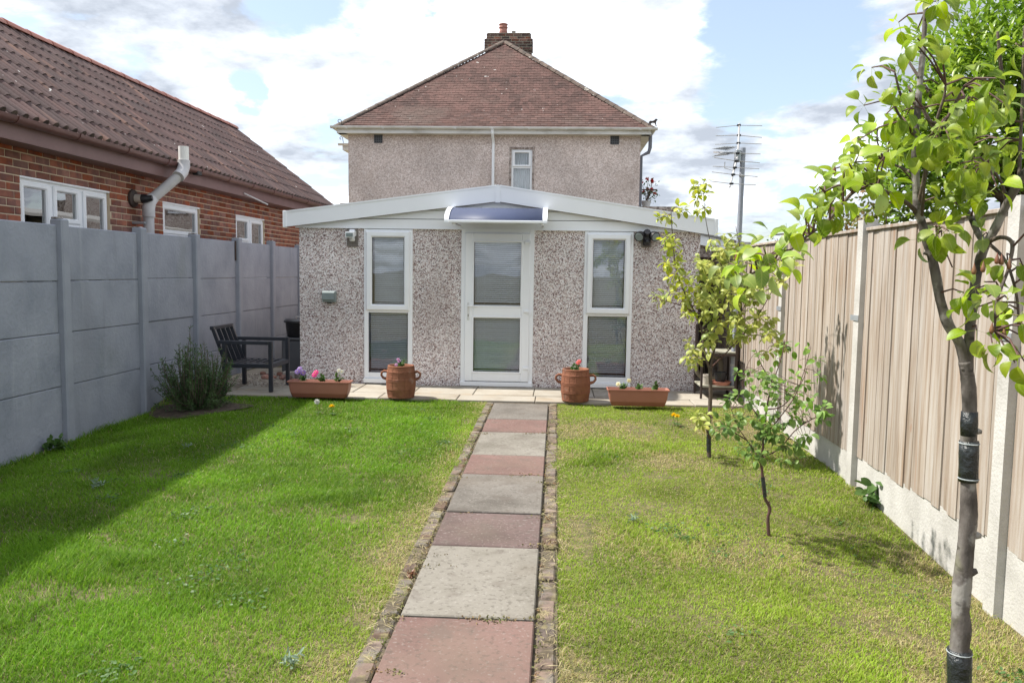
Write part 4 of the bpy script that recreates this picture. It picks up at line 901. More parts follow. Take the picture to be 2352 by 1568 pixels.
MB().tube([tuple(top+np.array([0, .02, .11])), (top[0], top[1]+.02, tp_[2])], r, 18).build('top_pipe', M['flue_white'], fl_, smooth=True)
MB().box(BX+.008, fx, b1[1]-.10, b1[1]-.02, b1[2]-.24, b1[2]-.21, .003).build('wall_clip', M['galv'], fl_)
q = bw(303, 456); bf_ = part_empty('boiler_flue', bun, (BX, q[1], q[2]))
MB().tube([(BX+.008, q[1], q[2]), (BX+.03, q[1], q[2]), (BX+.05, q[1], q[2])], [.11, .105, .06], 18).build('collar', M['rust'], bf_, smooth=True)
MB().tube([(BX+.05, q[1], q[2]), (BX+.13, q[1], q[2])], .052, 16).build('sleeve', M['pot_pale'], bf_, smooth=True)
MB().tube([(BX+.13, q[1], q[2]), (BX+.18, q[1], q[2]), (BX+.2, q[1], q[2]), (BX+.25, q[1]+.01, q[2]+.01)], [.055, .05, .038, .034], 16).build('terminal', M['black_plastic'], bf_, smooth=True)
a, b_ = at(560, 444, 0, EX-.01), at(615, 470, 0, EX+.25)
MB().tube([tuple(a), tuple(b_)], .012, 7).build('stay_rod', M['alu'], bun)
q = at(455, 398, 0, EX+.07); MB().box(q[0]-.05, q[0]+.03, q[1]-.06, q[1]+.06, q[2]-.03, q[2]+.03, .01).build('clip', M['black_plastic'], gb)

# ================================================================ GREY CONCRETE FENCE (left)
FX = -4.05
def lf(u, v): return at(u, v, 0, FX)
posts = [1.64, 2.98, 4.32, 5.66] + [lf(u, v)[1] for u, v in ((140, 600), (322, 600), (447, 600), (545, 600), (623, 600), (686, 600))]
zf = lf(318, 531)[2]
lfn = thing('concrete_fence', 'grey painted concrete panel fence along the left of the lawn', 'fence', (FX, 9, float(gz(FX, 9))))
zj = [lf(154, v)[2] for v in (526, 645.4, 763.6, 884)]
for i, y in enumerate(posts):
    g0 = float(gz(FX, y))-.2; tz_ = zf + .035 + random.uniform(-.01, .015)
    po = MB().box(FX-.06, FX+.055, y-.055, y+.055, g0, tz_, .012).build('post', M['post_grey'], lfn)
    MB().box(FX-.055, FX+.035+random.uniform(-.02, .0), y-.048, y+.04, tz_-.001, tz_+random.uniform(.006, .02), .008).build('chipped_top', M['bare_concrete'], po)
    if i < len(posts)-1:
        y2 = posts[i+1]; zz = [zf-.012+random.uniform(-.006, .006)] + [z_+random.uniform(-.008, .008) for z_ in zj[1:]] + [g0]
        for k in range(4):
            dxp = random.uniform(-.006, .006)
            mb = MB().box(FX-.045+dxp, FX-.002+dxp, y+.05, y2-.05, zz[k+1]+.004, zz[k], .007); mb.build('panel', M['paint_grey'], lfn)
        y_m = (y+y2)/2
mb = MB().box(FX-.002, FX+.015, posts[7]-.085, posts[7]-.06, 1.72, 1.99, .004); mb.build('old_bracket', M['rust'], lfn)

# ================================================================ TIMBER FENCE (right)
RX = 2.60
rposts = [.1, 2.05, 4.03, 6.0, 8.02, 9.86, 11.72]
rfn = thing('timber_fence', 'pale featheredge timber fence with concrete posts along the right', 'fence', (RX, 6, float(gz(RX, 6))))
PT = 1.955; PB = .31
for i, y in enumerate(rposts):
    g0 = float(gz(RX, y))-.2
    po = MB().box(RX-.055, RX+.06, y-.05, y+.05, g0, 2.02+random.uniform(-.01, .015)).build('post', M['concrete'], rfn)
    if i < len(rposts)-1:
        y2 = rposts[i+1]
        gb_ = MB().box(RX-.012, RX+.03, y+.051, y2-.051, min(g0, float(gz(RX, y2))-.15), PB+.015, .005).build('gravel_board', M['concrete'], rfn)
        nb = 19; bw_ = (y2-y-.10)/nb
        for k in range(nb):
            ya = y+.05+k*bw_; j = random.uniform(-.004, .004)
            mb = MB().prism([(RX-.0172+j, ya+.001), (RX-.0148+j, ya+bw_+.004), (RX-.006+j, ya+bw_+.006), (RX-.008+j, ya+.001)], 2, PB+random.uniform(-.012, .004), PT-.012)
            mb.build('board', M['timber'], rfn)
        MB().box(RX-.035, RX+.02, y+.052, y2-.052, PT-.011, PT+.012, .003).build('capping_rail', M['timber'], rfn)
        for zr2 in (.55, 1.15, 1.75): MB().box(RX-.003, RX+.045, y+.052, y2-.052, zr2-.04, zr2+.04).build('back_rail', M['timber'], rfn)
    if 1 < i < 6: 
        z_ = 1.38-.02*i; mb = MB().box(RX-.061, RX-.0555, y-.055, y+.10, z_-.02, z_+.02); mb.build('metal_strap', M['galv'], po)

# ================================================================ TV AERIAL
MX, MYY = 2.49, 9.66; gm_ = float(gz(MX, MYY))
an = thing('television_aerial', 'television aerial on a grey steel mast by the timber fence', 'aerial', (MX, MYY, gm_))
def am(u, v, dy=0): return tuple(at(u, v, 1, MYY+dy))
mtop = am(1707, 340)
MB().tube([(MX-.02, MYY, gm_-.1), (mtop[0], MYY, mtop[2])], .030, 16).build('mast', M['mast'], an, smooth=True)
for v in (404, 838): q = am(1700, v); MB().lathe([(.031, -.012), (.035, -.008), (.035, .008), (.031, .012)], (MX-.02+(mtop[0]-MX+.02)*(q[2]-gm_)/(mtop[2]-gm_), MYY, q[2]), 16).build('band', M['alu'], an)
bt, bm_, bb = am(1698, 284, .12), am(1695, 355, -.02), am(1676, 430, -.32)
MB().tube([bt, bm_, bb], [.013, .013, .010], 8).build('boom', M['alu'], an)
els = [((1645, 293), (1697, 288), (1751, 289), .11), ((1644, 312), (1697, 311), (1750, 316), .07), ((1643, 332), (1696, 329), (1749, 331), .03), ((1641, 357), (1694, 352), (1747, 354), -.05), ((1640, 362), (1692, 370), (1745, 374), -.1), ((1637, 382), (1688, 385), (1744, 388), -.17), ((1635, 395), (1684, 401), (1740, 406), -.23), ((1631, 416), (1680, 422), (1736, 425), -.3)]
for a, c_, b_, dy in els:
    MB().tube([am(*a, dy), am(*c_, dy), am(*b_, dy)], .0045, 6).build('element', M['alu'], an)
    MB().box(am(*c_, dy)[0]-.022, am(*c_, dy)[0]+.022, MYY+dy-.012, MYY+dy+.012, am(*c_, dy)[2]-.011, am(*c_, dy)[2]+.011, .003).build('insulator', M['black_plastic'], an)
for s in (-1, 1):
    for k in range(9):
        a = am(1636+k*4.2, 351+s*(9-k*.5), .35-.05*k); b_ = am(1664+k*3.6, 343+s*6, -.05-.02*k); MB().tube([a, b_], .004, 5).build('reflector_rod', M['galv'], an)
MB().bar(am(1640, 350, .3), am(1694, 352, .0), .02, .02).build('reflector_boom', M['alu'], an)
MB().box(mtop[0]-.09, mtop[0]-.028, MYY-.05, MYY+.05, am(1700, 372)[2], am(1700, 345)[2], .006).build('clamp', M['galv'], an)
MB().tube([am(1665, 372, -.05), am(1664, 386, -.05), am(1683, 392, -.05), am(1688, 362, -.05)], .005, 6).build('dipole', M['alu'], an)
cab = [am(1695, 826, -.03), am(1712, 838, -.03), am(1722, 850, -.04), am(1718, 868, -.04), am(1702, 873, -.03), am(1692, 860, -.03)]
MB().tube(cab, .006, 6).build('cable', M['black_plastic'], an, smooth=True)

# ================================================================ POTS
def soilz(o_, p, r): pass
def trough(u0, u1, vtop, vbot, label, dy):
    a = onground((u0+u1)/2, vbot, .03); Y = a[1]+.10; cx = a[0]; Lh = (at(u1, vtop, 1, Y-.09)[0]-at(u0, vtop, 1, Y-.09)[0])/2; z0 = PZ+.001; z1 = z0+.185
    t_ = thing('trough_planter', label, 'planter', (cx, Y, z0), 'terracotta coloured trough planters')
    def ring(hl, hw, z, r=.02, n=3):
        pts = []
        for sx, sy, a0 in ((1, 1, 0), (-1, 1, 90), (-1, -1, 180), (1, -1, 270)):
            for k in range(n+1):
                an_ = math.radians(a0+90*k/n); pts.append((cx+sx*(hl-r)+r*math.cos(an_), Y+sy*(hw-r)+r*math.sin(an_), z))
        return pts
    def skin(mb, rings, capb=False):
        n = len(rings[0])
        for r_ in rings: mb.v += r_
        for i in range(len(rings)-1): mb.f += [(i*n+k, i*n+(k+1) % n, (i+1)*n+(k+1) % n, (i+1)*n+k) for k in range(n)]
        if capb: mb.f.append(tuple(range(n)))
        return mb
    skin(MB(), [ring(Lh*.84, .070, z0), ring(Lh*.86, .075, z0+.012), ring(Lh*.90, .084, z0+.048)], True).build('base', M['terra_dark'], t_, smooth=True)
    skin(MB(), [ring(Lh*.90, .085, z0+.048), ring(Lh*.93, .090, z0+.09), ring(Lh*.955, .094, z1-.025), ring(Lh*.955, .094, z1-.018), ring(Lh, .105, z1-.015), ring(Lh, .105, z1), ring(Lh*.975, .095, z1+.002), ring(Lh*.955, .088, z1-.012), ring(Lh*.93, .082, z1-.07)]).build('body', M['terra_plastic'], t_, smooth=True)
    mb = MB(); mb.v = ring(Lh*.948, .086, z1-.03); mb.f = [tuple(range(len(mb.v)))]; mb.build('soil', M['potsoil'], t_)
    return t_, cx, Y, Lh, z1-.03
def bedding(label, cat, c, h, mcol, n_fl, fl_off=None, nl=46, fsz=.03, spread=.05):
    t_ = thing('bedding_plant', label, 'flower', c, 'bedding plants in the pots'); c = np.array(c)
    mb = MB(); tips = []
    for k in range(6):
        a = rng.uniform(0, 6.28); r_ = rng.uniform(.2, 1)*spread; tip = c+np.array([r_*math.cos(a), r_*math.sin(a), h*rng.uniform(.45, .85)]); mb.tube([c, (c+tip)/2+[0, 0, .01], tip], [.003, .0025, .002], 4); tips.append(tip)
    mb.build('stem', M['leaf_weed'], t_)
    tp = np.array(tips); w_ = rng.random((nl, 1)); P = c + (tp[rng.integers(0, 6, nl)]-c)*w_; D = rdir(nl, .35)
    scatter('foliage', P, D, rdir(nl, 1.2), rng.uniform(.03, .055, nl), LF['small'], M['leaf_weed'], t_)
    for k in range(n_fl):
        q = (c + np.array(fl_off[k])) if fl_off else tips[k]+np.array([0, -.01, .02])
        MB().tube([tips[k % 6], q], .002, 4).build('flower_stalk', M['leaf_weed'], t_)
        n_ = 6; an_ = np.linspace(0, 6.28, n_, endpoint=False)+rng.uniform(0, 1); face = np.array([rng.uniform(-.4, .4), -1, rng.uniform(.1, .8)]); face /= np.linalg.norm(face); ax = np.cross(face, [0, 0, 1.]); ax /= np.linalg.norm(ax); ay = np.cross(ax, face)
        D = np.cos(an_)[:, None]*ax + np.sin(an_)[:, None]*ay + .15*face; scatter('flower', np.repeat(q[None], n_, 0), D, np.repeat(face[None], n_, 0), np.full(n_, fsz), LF['petal'], M[mcol], t_)
        MB().lathe([(0, -.004), (.006, 0), (0, .004)], tuple(q+face*.006), 8).build('flower_eye', M['dandelion'], t_)
    return t_
t1_, cx, Y, Lh, zs = trough(658, 802, 880, 914, 'trough planter with purple, pink and white flowers near the black chair', 0)
bedding('purple and white pansy in the left trough planter', 'flower', (cx-Lh*.58, Y, zs), .14, 'purple', 3, [(-.05, -.02, .13), (.02, -.03, .12), (-.03, 0, .16)], fsz=.036)
bedding('magenta petunia in the middle of the left trough planter', 'flower', (cx+Lh*.03, Y, zs), .11, 'magenta', 2, [(-.07, -.03, .10), (-.055, -.02, .125)], fsz=.036)
bedding('white flower at the right end of the left trough planter', 'flower', (cx+Lh*.55, Y, zs), .14, 'white', 2, [(.02, -.01, .15), (.05, -.01, .14)], fsz=.03)
t2_, cx, Y, Lh, zs = trough(1394, 1538, 899, 934, 'trough planter with cream flowers in front of the right window', 0)
bedding('cream flowered plant at the left of the right trough planter', 'flower', (cx-Lh*.5, Y, zs), .11, 'cream', 2, [(-.05, -.03, .08), (.07, -.02, .12)], fsz=.03)
bedding('low green seedling in the middle of the right trough planter', 'flower', (cx+Lh*.05, Y, zs), .08, 'cream', 0)
bedding('bushy green plant at the right end of the right trough planter', 'flower', (cx+Lh*.55, Y, zs), .12, 'cream', 0, nl=70)
def barrel(u, vb, vt, label, hw_px):
    a = onground(u, vb, .03); Y = a[1]+.15; cx = at(u, vb, 1, Y)[0]; z0 = PZ+.001; H = at(u, vt, 1, Y-.05)[2]-z0; R = hw_px/FPX*Y
    t_ = thing('barrel_pot', label, 'pot', (cx, Y, z0), 'terracotta barrel pots')
    n = 40; prof = []
    for k in range(25):
        f = k/24; prof.append((R*(.84+.16*math.sin(math.pi*(.08+.86*f))), H*f))
    prof += [(R*.84+.004, H+.004), (R*.80, H), (R*.78, H-.05), (R*.80, H-.12)]
    mb = MB().lathe([(0, 0)]+prof, (cx, Y, z0), n)
    body = mb.build('body', M['terracotta'], t_, smooth='all')
    for f in (.06, .30, .55, .78, .95):
        r_ = R*(.84+.16*math.sin(math.pi*(.08+.86*f)))
        pr = []
        for s in (-.013, .0, .013): pr += [(r_-.003, H*f+s-.007), (r_+.0028, H*f+s-.003), (r_+.0028, H*f+s+.003), (r_-.003, H*f+s+.007)]
        MB().lathe(pr, (cx, Y, z0), 48).build('hoop', M['terracotta'], t_, smooth='all')
    mb = MB().box(-.002, .002, -.004, .004, 0, H*.93)   # stave joints as thin ribs following the bulge
    for k in range(14):
        an_ = 2*math.pi*k/14+.2; pts = []
        for f in np.linspace(.07, .94, 8):
            r_ = R*(.84+.16*math.sin(math.pi*(.08+.86*f)))+.0005; pts.append((cx+r_*math.cos(an_), Y+r_*math.sin(an_), z0+H*f))
        MB().tube(pts, .003, 4).build('stave_rib', M['terracotta'], t_)
    for s in (-1, 1):
        pts = [(cx+s*R*.93, Y-.01, z0+H*.80), (cx+s*(R+.025), Y-.012, z0+H*.82), (cx+s*(R+.055), Y-.014, z0+H*.77), (cx+s*(R+.058), Y-.014, z0+H*.68), (cx+s*(R+.035), Y-.012, z0+H*.60), (cx+s*R*.98, Y-.01, z0+H*.57)]
        MB().tube(pts, [.018, .014, .013, .013, .015, .02], 9).build('handle', M['terracotta'], t_, smooth=True)
    mb = MB(); mb.v = [(cx+R*.79*math.cos(a_), Y+R*.79*math.sin(a_), z0+H-.045) for a_ in np.linspace(0, 2*math.pi, 24, endpoint=False)]; mb.f = [tuple(range(24))]; mb.build('soil', M['potsoil'], t_)
    return cx, Y, z0+H-.045
cx, Y, zs = barrel(921, 916, 840, 'two handled terracotta barrel pot left of the path', 34)
bedding('small mauve flowers in the left barrel pot', 'flower', (cx+.01, Y-.03, zs), .11, 'mauve', 3, [(-.03, -.04, .12), (-.05, -.05, .06), (-.02, -.03, .10)], fsz=.022, nl=70, spread=.055)
cx, Y, zs = barrel(1321, 924, 848, 'two handled terracotta barrel pot right of the path', 34)
bedding('coral pink flower in the right barrel pot', 'flower', (cx, Y-.02, zs), .10, 'coral', 2, [(.02, -.03, .12), (.035, -.03, .135)], fsz=.028, nl=70, spread=.06)

# ================================================================ CHAIR, BOXES, RUBBLE
pf = onground(627, 901, .02); pr_ = onground(665, 874, .02); pb = onground(551, 880, .02)
Y1, Y2 = pf[1], pf[1]+.60; Xf, Xb = pf[0]+.0, pf[0]-.60; z0 = PZ+.001
chr_ = thing('garden_chair', 'black metal slatted garden armchair beside the grey fence', 'chair', ((Xf+Xb)/2, (Y1+Y2)/2, z0))
lw = .045; sz = .33; azz = .60
for yy, nm in ((Y1, 'near'), (Y2, 'far')):
    MB().box(Xf-lw, Xf, yy-lw/2, yy+lw/2, z0, z0+azz, .004).build('front_leg', M['black_metal'], chr_)
    MB().box(Xb, Xb+lw, yy-lw/2, yy+lw/2, z0, z0+azz-.045, .004).build('rear_leg', M['black_metal'], chr_)
    MB().box(Xb-.06, Xf-lw-.001, yy-lw/2, yy+lw/2, z0+azz-.042, z0+azz-.001, .004).build('armrest', M['black_metal'], chr_)
    MB().box(Xb+lw+.001, Xf-lw-.001, yy-lw/2+.003, yy+lw/2-.003, z0+sz-.05, z0+sz, .004).build('side_rail', M['black_metal'], chr_)
for x in (Xf-lw+.002, Xb+.002): MB().box(x, x+lw-.004, Y1+lw/2+.001, Y2-lw/2-.001, z0+sz-.05, z0+sz, .004).build('seat_rail', M['black_metal'], chr_)
for k in range(6):
    x = Xb+.09+k*.085; MB().box(x, x+.035, Y1+lw/2+.001, Y2-lw/2-.001, z0+sz-.012, z0+sz-.001, .002).build('seat_slat', M['black_metal'], chr_)
bt_ = np.array([-.16, 0, .42])     # the backrest leans back to the left
for yy in (Y1+.03, Y2-.03): MB().bar((Xb+.03, yy, z0+sz-.02), (Xb+.03+bt_[0], yy, z0+sz+bt_[2]), .04, .03, (0, 1, 0)).build('back_stile', M['black_metal'], chr_)
e_ = np.array([Xb+.03, 0, z0+sz])+bt_; MB().box(e_[0]-.022, e_[0]+.022, Y1+.0, Y2-.0, e_[2]-.03, e_[2]+.012, .004).build('top_rail', M['black_metal'], chr_)
for k in range(3):
    yy = Y1+.03+(k+1)*(Y2-Y1-.06)/4; MB().bar((Xb+.03, yy, z0+sz-.0), (Xb+.03+bt_[0]*.93, yy, z0+sz+bt_[2]*.93), .05, .012, (0, 1, 0)).build('back_slat', M['black_metal'], chr_)
sb_y = 11.0; a = at(648, 868, 1, sb_y)
sx0 = at(646, 820, 1, sb_y)[0]; stz = at(660, 776, 1, sb_y)[2]
bx_ = thing('storage_box', 'charcoal plastic storage box in the gap beside the garage', 'box', (sx0+.3, sb_y+.2, PZ))
MB().box(sx0, sx0+.62, sb_y, sb_y+.45, PZ+.02, stz-.03, .02).build('box', M['dark_box'], bx_); MB().box(sx0-.012, sx0+.632, sb_y-.012, sb_y+.462, stz-.0295, stz, .008).build('lid', M['dark_box'], bx_)
for k in range(2): MB().box(sx0+.05+.4*k, sx0+.12+.4*k, sb_y+.04, sb_y+.4, PZ, PZ+.0195).build('foot', M['black_plastic'], bx_)
cxb = at(672, 740, 1, sb_y+.2)[0]+.10; zt_b = at(672, 732, 1, sb_y+.2)[2]
bc = thing('black_tub', 'black lidded tub standing on the storage box', 'tub', (cxb, sb_y+.22, stz))
MB().lathe([(0, 0), (.17, 0), (.18, .01), (.20, (zt_b-stz)*.8), (.205, (zt_b-stz)*.82)], (cxb, sb_y+.22, stz+.001), 24).build('body', M['black_plastic'], bc, smooth=True)
MB().lathe([(.206, (zt_b-stz)*.80), (.222, (zt_b-stz)*.81), (.222, (zt_b-stz)*.9), (.19, (zt_b-stz)*.99), (0, (zt_b-stz)*1.0)], (cxb, sb_y+.22, stz+.001), 24).build('lid', M['black_plastic'], bc, smooth=True)
MB().tube([(cxb-.05, sb_y+.2, zt_b-.01), (cxb-.05, sb_y+.2, zt_b+.03), (cxb+.05, sb_y+.2, zt_b+.03), (cxb+.05, sb_y+.2, zt_b-.01)], .01, 6).build('lid_handle', M['alu'], bc)
def rock(name, c, s, m_, label, cat, grp=None):
    import bmesh
    b = bmesh.new(); bmesh.ops.create_icosphere(b, subdivisions=2, radius=1)
    sd = rng.uniform(0, 50); me = bpy.data.meshes.new(name)
    for v in b.verts:
        n_ = Vector(v.co); q_ = 1+.35*(vnoise(n_.x*1.4+sd, n_.y*1.4+n_.z*1.7+sd, 1.)-.5); v.co = Vector((n_.x*s[0]*q_, n_.y*s[1]*q_, max(-.6, n_.z)*s[2]*q_))
    b.to_mesh(me); b.free(); me.materials.append(m_); o_ = link(bpy.data.objects.new(name, me)); o_.location = c; o_.rotation_euler = (0, 0, rng.uniform(0, 6)); tag(o_, label, cat, grp); return o_
spots = [(595, 860), (608, 866), (621, 868), (634, 862), (645, 868), (656, 860), (600, 870), (640, 872), (652, 873)]
for k, (u, v) in enumerate(spots):
    q = onground(u, v, .03); s_ = rng.uniform(.035, .075); rock('rubble_piece', (q[0], q[1]+.15, PZ+s_*.4), (s_, s_*.8, s_*.65), M['rubble'], 'broken brick rubble lying under the black garden chair', 'rubble', 'rubble under the garden chair')
n = 420; P = np.stack([rng.uniform(-3.9, -2.98, n), rng.uniform(9.75, 10.9, n), np.full(n, PZ+.006)], 1)
gpar = struct(link(bpy.data.objects.new('gravel_patch', None)), 'stuff'); gpar['label'] = 'loose gravel and rubble bits behind the chair'; ORG[gpar] = np.array([-3.4, 10.2, PZ]); gpar.location = ORG[gpar]
mb = MB()
for p in P:
    s_ = rng.uniform(.006, .02); mb.add([p+np.array(d)*s_*rng.uniform(.6, 1.2) for d in ((1, 0, 0), (-1, 0, 0), (0, 1, 0), (0, -1, 0), (0, 0, .8), (0, 0, -.6))], [(0, 2, 4), (2, 1, 4), (1, 3, 4), (3, 0, 4), (2, 0, 5), (1, 2, 5), (3, 1, 5), (0, 3, 5)])
o = mb.build('gravel', M['gravel'], gpar); o['kind'] = 'stuff'
q = onground(628, 838, 0); brk = thing('white_block', 'chipped white block on the charcoal box side behind the chair', 'block', (-3.16, 10.55, PZ)); MB().box(-3.24, -3.08, 10.5, 10.6, PZ+.0005, PZ+.09, .006).build('block', M['pot_pale'], brk)

# ================================================================ RIGHT CORNER: gate, outbuilding, shelf unit
gt_ = thing('side_gate', 'dark brown wooden gate in the passage right of the garage', 'gate', (2.36, 11.3, PZ))
for k in range(4): MB().box(2.145+.1*k, 2.24+.1*k, 11.3, 11.325, PZ+.03, 1.86, .003).build('board', M['gate'], gt_)
for z in (.5, 1.6): MB().box(2.145, 2.54, 11.326, 11.35, z, z+.09, .003).build('ledge', M['gate'], gt_)
ob = thing('outbuilding', 'low pebbledash outbuilding with sloping white fascia behind the timber fence', 'shed', (3.2, 15, .2))
q0, q1 = at(1608, 537, 1, 14), at(1668, 553, 1, 14)
MB().prism([(q0[0]-.2, .15), (q1[0]+.6, .15), (q1[0]+.6, q1[2]-.28), (q0[0]-.2, q0[2]-.13)], 1, 14.1, 16.5).build('wall', M['pebble_far'], ob)
MB().prism([(q0[0]-.25, q0[2]-.13), (q1[0]+.65, q1[2]-.30), (q1[0]+.65, q1[2]-.13), (q0[0]-.25, q0[2]+.04)], 1, 13.98, 14.05).build('fascia', M['upvc'], ob)
MB().prism([(q0[0]-.28, q0[2]+.045), (q1[0]+.68, q1[2]-.125), (q1[0]+.68, q1[2]-.095), (q0[0]-.28, q0[2]+.075)], 1, 13.94, 16.6).build('roof', M['felt'], ob)
sx0, sx1 = 2.08, 2.50; sy0, sy1 = 9.55, 10.02
sh = thing('shelf_unit', 'rusty metal shelf unit with mossy shelves at the garage corner', 'shelf', ((sx0+sx1)/2, 9.8, PZ))
for x in (sx0, sx1-.025):
    for y_ in (sy0, sy1-.025): MB().box(x, x+.025, y_, y_+.025, PZ+.0005, 1.02, .002).build('leg', M['rust'], sh)
for z in (.30, .70): 
    MB().box(sx0+.003, sx1-.003, sy0+.003, sy1-.003, z, z+.02, .003).build('shelf', M['shelf'], sh); mb = MB()
    mb.box(sx0+.026, sx1-.026, sy0-.001, sy0+.022, z-.03, z-.001); mb.build('shelf_rail', M['rust'], sh)
def pot(name, label, cat, c, r0, r1, h, m_, n=20):
    t_ = thing(name, label, cat, c); MB().lathe([(0, 0), (r0, 0), (r1*.97, h*.82), (r1*1.05, h*.83), (r1*1.05, h), (r1*.9, h), (r1*.85, h*.7), (0, h*.68)], c, n).build('body', m_, t_, smooth=True); return t_
pot('stone_pot', 'pale grey pot on the lower shelf of the rusty unit', 'pot', (2.17, 9.66, .321), .04, .055, .12, M['pot_pale'])
pot('saucer', 'round terracotta saucer on the lower shelf', 'saucer', (2.34, 9.66, .321), .10, .115, .045, M['terra_plastic'])
pot('black_pot', 'square looking black pot standing in the terracotta saucer', 'pot', (2.33, 9.66, .354), .055, .07, .12, M['black_plastic'], 8)
rg = thing('stone_ring', 'mossy stone wheel leaning at the back of the shelf unit', 'ornament', (2.24, 9.93, .321))
MB().tube([(2.24+.15*math.cos(a), 9.93, .50+.15*math.sin(a)) for a in np.linspace(0, 2*math.pi, 25)], .028, 8, cap=False).build('ring', M['stone'], rg, smooth=True)
pl = thing('timber_prop', 'dark wooden post standing behind the aerial mast', 'post', (2.54, 9.80, float(gz(2.5, 9.8)))); MB().box(2.52, 2.575, 9.78, 9.83, PZ, 1.3, .004).build('post', M['gate'], pl)

# ================================================================ TREES
def smooth_line(pts, n=6):
    P = [np.array(p, float) for p in pts]; out_ = []
    for i in range(len(P)-1):
        p0, p1, p2, p3 = P[max(i-1, 0)], P[i], P[i+1], P[min(i+2, len(P)-1)]
        for k in range(n):
            t_ = k/n; out_.append(.5*((2*p1)+(-p0+p2)*t_+(2*p0-5*p1+4*p2-p3)*t_*t_+(-p0+3*p1-3*p2+p3)*t_**3))
    out_.append(P[-1]); return out_
class Tree:
    def __init__(s, name, label, base, Y, leafs, pet=.03, sr=.0022, grp=None):
        s.root = thing(name, label, 'tree', base, grp); s.Y = Y; s.crown = part_empty('crown', s.root, (base[0], base[1], base[2]+1)); s.leafs = leafs; s.n = 0; s.mb = MB(); s.more = []; s.pts = []; s.spurs = MB(); s.pet = pet; s.sr = sr; s.zmin = base[2]+.35
    def P(s, u, v, dy=0): return at(u, v, 1, s.Y+dy)
    def limb(s, pts, r0, r1, knobs=0, mb=None, n=10):
        line = smooth_line([s.P(*p) for p in pts]); k = len(line); rad = [r0+(r1-r0)*i/(k-1) for i in range(k)]
        rad = [r_*(1+.05*math.sin(i*.55+1)+.03*random.uniform(-1, 1)) for i, r_ in enumerate(rad)]
        (mb or s.mb).tube(line, rad, n)
        for _ in range(knobs):
            i = random.randrange(1, k-1); a = random.uniform(0, 6.28); d = np.array([math.cos(a), .5*math.sin(a), random.uniform(-.1, .5)]); (mb or s.mb).tube([line[i], line[i]+d*rad[i]*1.1, line[i]+d*rad[i]*1.7], [rad[i]*.6, rad[i]*.5, rad[i]*.28], 7)
        s.pts += [p_ for p_ in line if p_[2] > s.zmin]
        return line
    def leaf(s, p, d, nrm, sc):
        if s.n >= 300: s.more.append((p, d, nrm, sc)); return
        inst('leaf', random.choice(s.leafs), s.crown, p, leafrot(d, nrm).to_4x4(), sc); s.n += 1
    def finish(s, L):
        o = s.spurs.build('fruiting_spurs', M['twig'], s.root); o['kind'] = 'stuff'; o['label'] = 'short side twigs that carry the leaves'
        if not s.more: return
        P, D, Q = (np.array([np.array(m[k], float) for m in s.more]) for k in range(3)); S = np.array([m[3] for m in s.more])
        o = scatter('more_leaves', P, D, Q, S, s.leafs[1], s.leafs[1].materials[0], s.crown, 'stuff'); o['label'] = 'further leaves of the crown'
    def cluster(s, u, v, r, n, dy, depth=.12, droop=.5, size=(.8, 1.15), out_=True):
        """spurs tied to the nearest branch, each with a rosette of stalked leaves"""
        c = s.P(u, v, dy); px_m = FPX/np.linalg.norm(c-CAM); B = np.array(s.pts); left = n
        while left > 0:
            a = random.uniform(0, 6.28); rr = math.sqrt(random.random())*r/px_m*.85
            p = c + RT*rr*math.cos(a) + UP*rr*math.sin(a) + np.array([0, random.uniform(-depth, depth), 0])
            dd = np.linalg.norm(B-p, axis=1); q = B[int(dd.argmin())]; md = (p+q)/2 + np.array([random.uniform(-.01, .01), random.uniform(-.01, .01), .012])
            s.spurs.tube([q, md, p], [s.sr*1.4, s.sr, s.sr*.8], 5)
            axis = p-q; axis = axis/(np.linalg.norm(axis)+1e-6); k_ = min(left, random.randint(3, 6)); left -= k_; a0 = random.uniform(0, 6.28)
            u_ = np.cross(axis, [.2, .9, .3]); u_ /= np.linalg.norm(u_); v_ = np.cross(axis, u_)
            for j in range(k_):
                an_ = a0 + 2.4*j; d = (u_*math.cos(an_)+v_*math.sin(an_))*1.0 + axis*random.uniform(.0, .8) + np.array([0, random.uniform(-.3, .1), -droop*random.uniform(.3, 1.6)]); d /= np.linalg.norm(d)
                nm = np.array([random.uniform(-.6, .3), random.uniform(-.6, .2), random.uniform(.4, 1.3)]); sc = random.uniform(*size)
                s.leaf(p + d*s.pet*sc, d, nm, sc)
# --- pear
PYY = 2.62
pb_ = at(2200, 1720, 1, PYY); pb_[2] = float(gz(pb_[0], PYY))
pear_leaves = [leafmesh('pear_leaf', M['leaf_pear'], .064, .044, .3, .7, .0, .46, 7, pet=0.03), leafmesh('pear_leaf', M['leaf_pear'], .060, .043, .5, 1.1, .0012, .48, 7, pet=0.03), leafmesh('pear_leaf', M['leaf_pear'], .068, .042, .22, .9, .002, .46, 7, pet=0.03), leafmesh('pear_leaf', M['leaf_pear'], .050, .038, .4, .4, .0, .5, 7, pet=0.03), leafmesh('pear_leaf', M['leaf_pear'], .062, .04, .75, 1.3, .002, .46, 7, pet=0.03)]
T = Tree('pear_tree', 'young pear tree with taped trunk in the right foreground', tuple(pb_), PYY, pear_leaves, .03, .0026)
low = at(2202, 1640, 1, PYY)
T.mb.tube([(pb_[0], PYY, pb_[2]-.05), tuple((pb_+low)/2), tuple(low), tuple(T.P(2205, 1560))], [.038, .034, .033, .032], 14)
T.limb([(2205, 1565), (2203, 1500), (2208, 1440), (2206, 1400), (2211, 1330), (2219, 1250), (2225, 1180), (2224, 1100), (2225, 1000), (2227, 940), (2224, 880), (2216, 830)], .032, .020, 5, n=14)
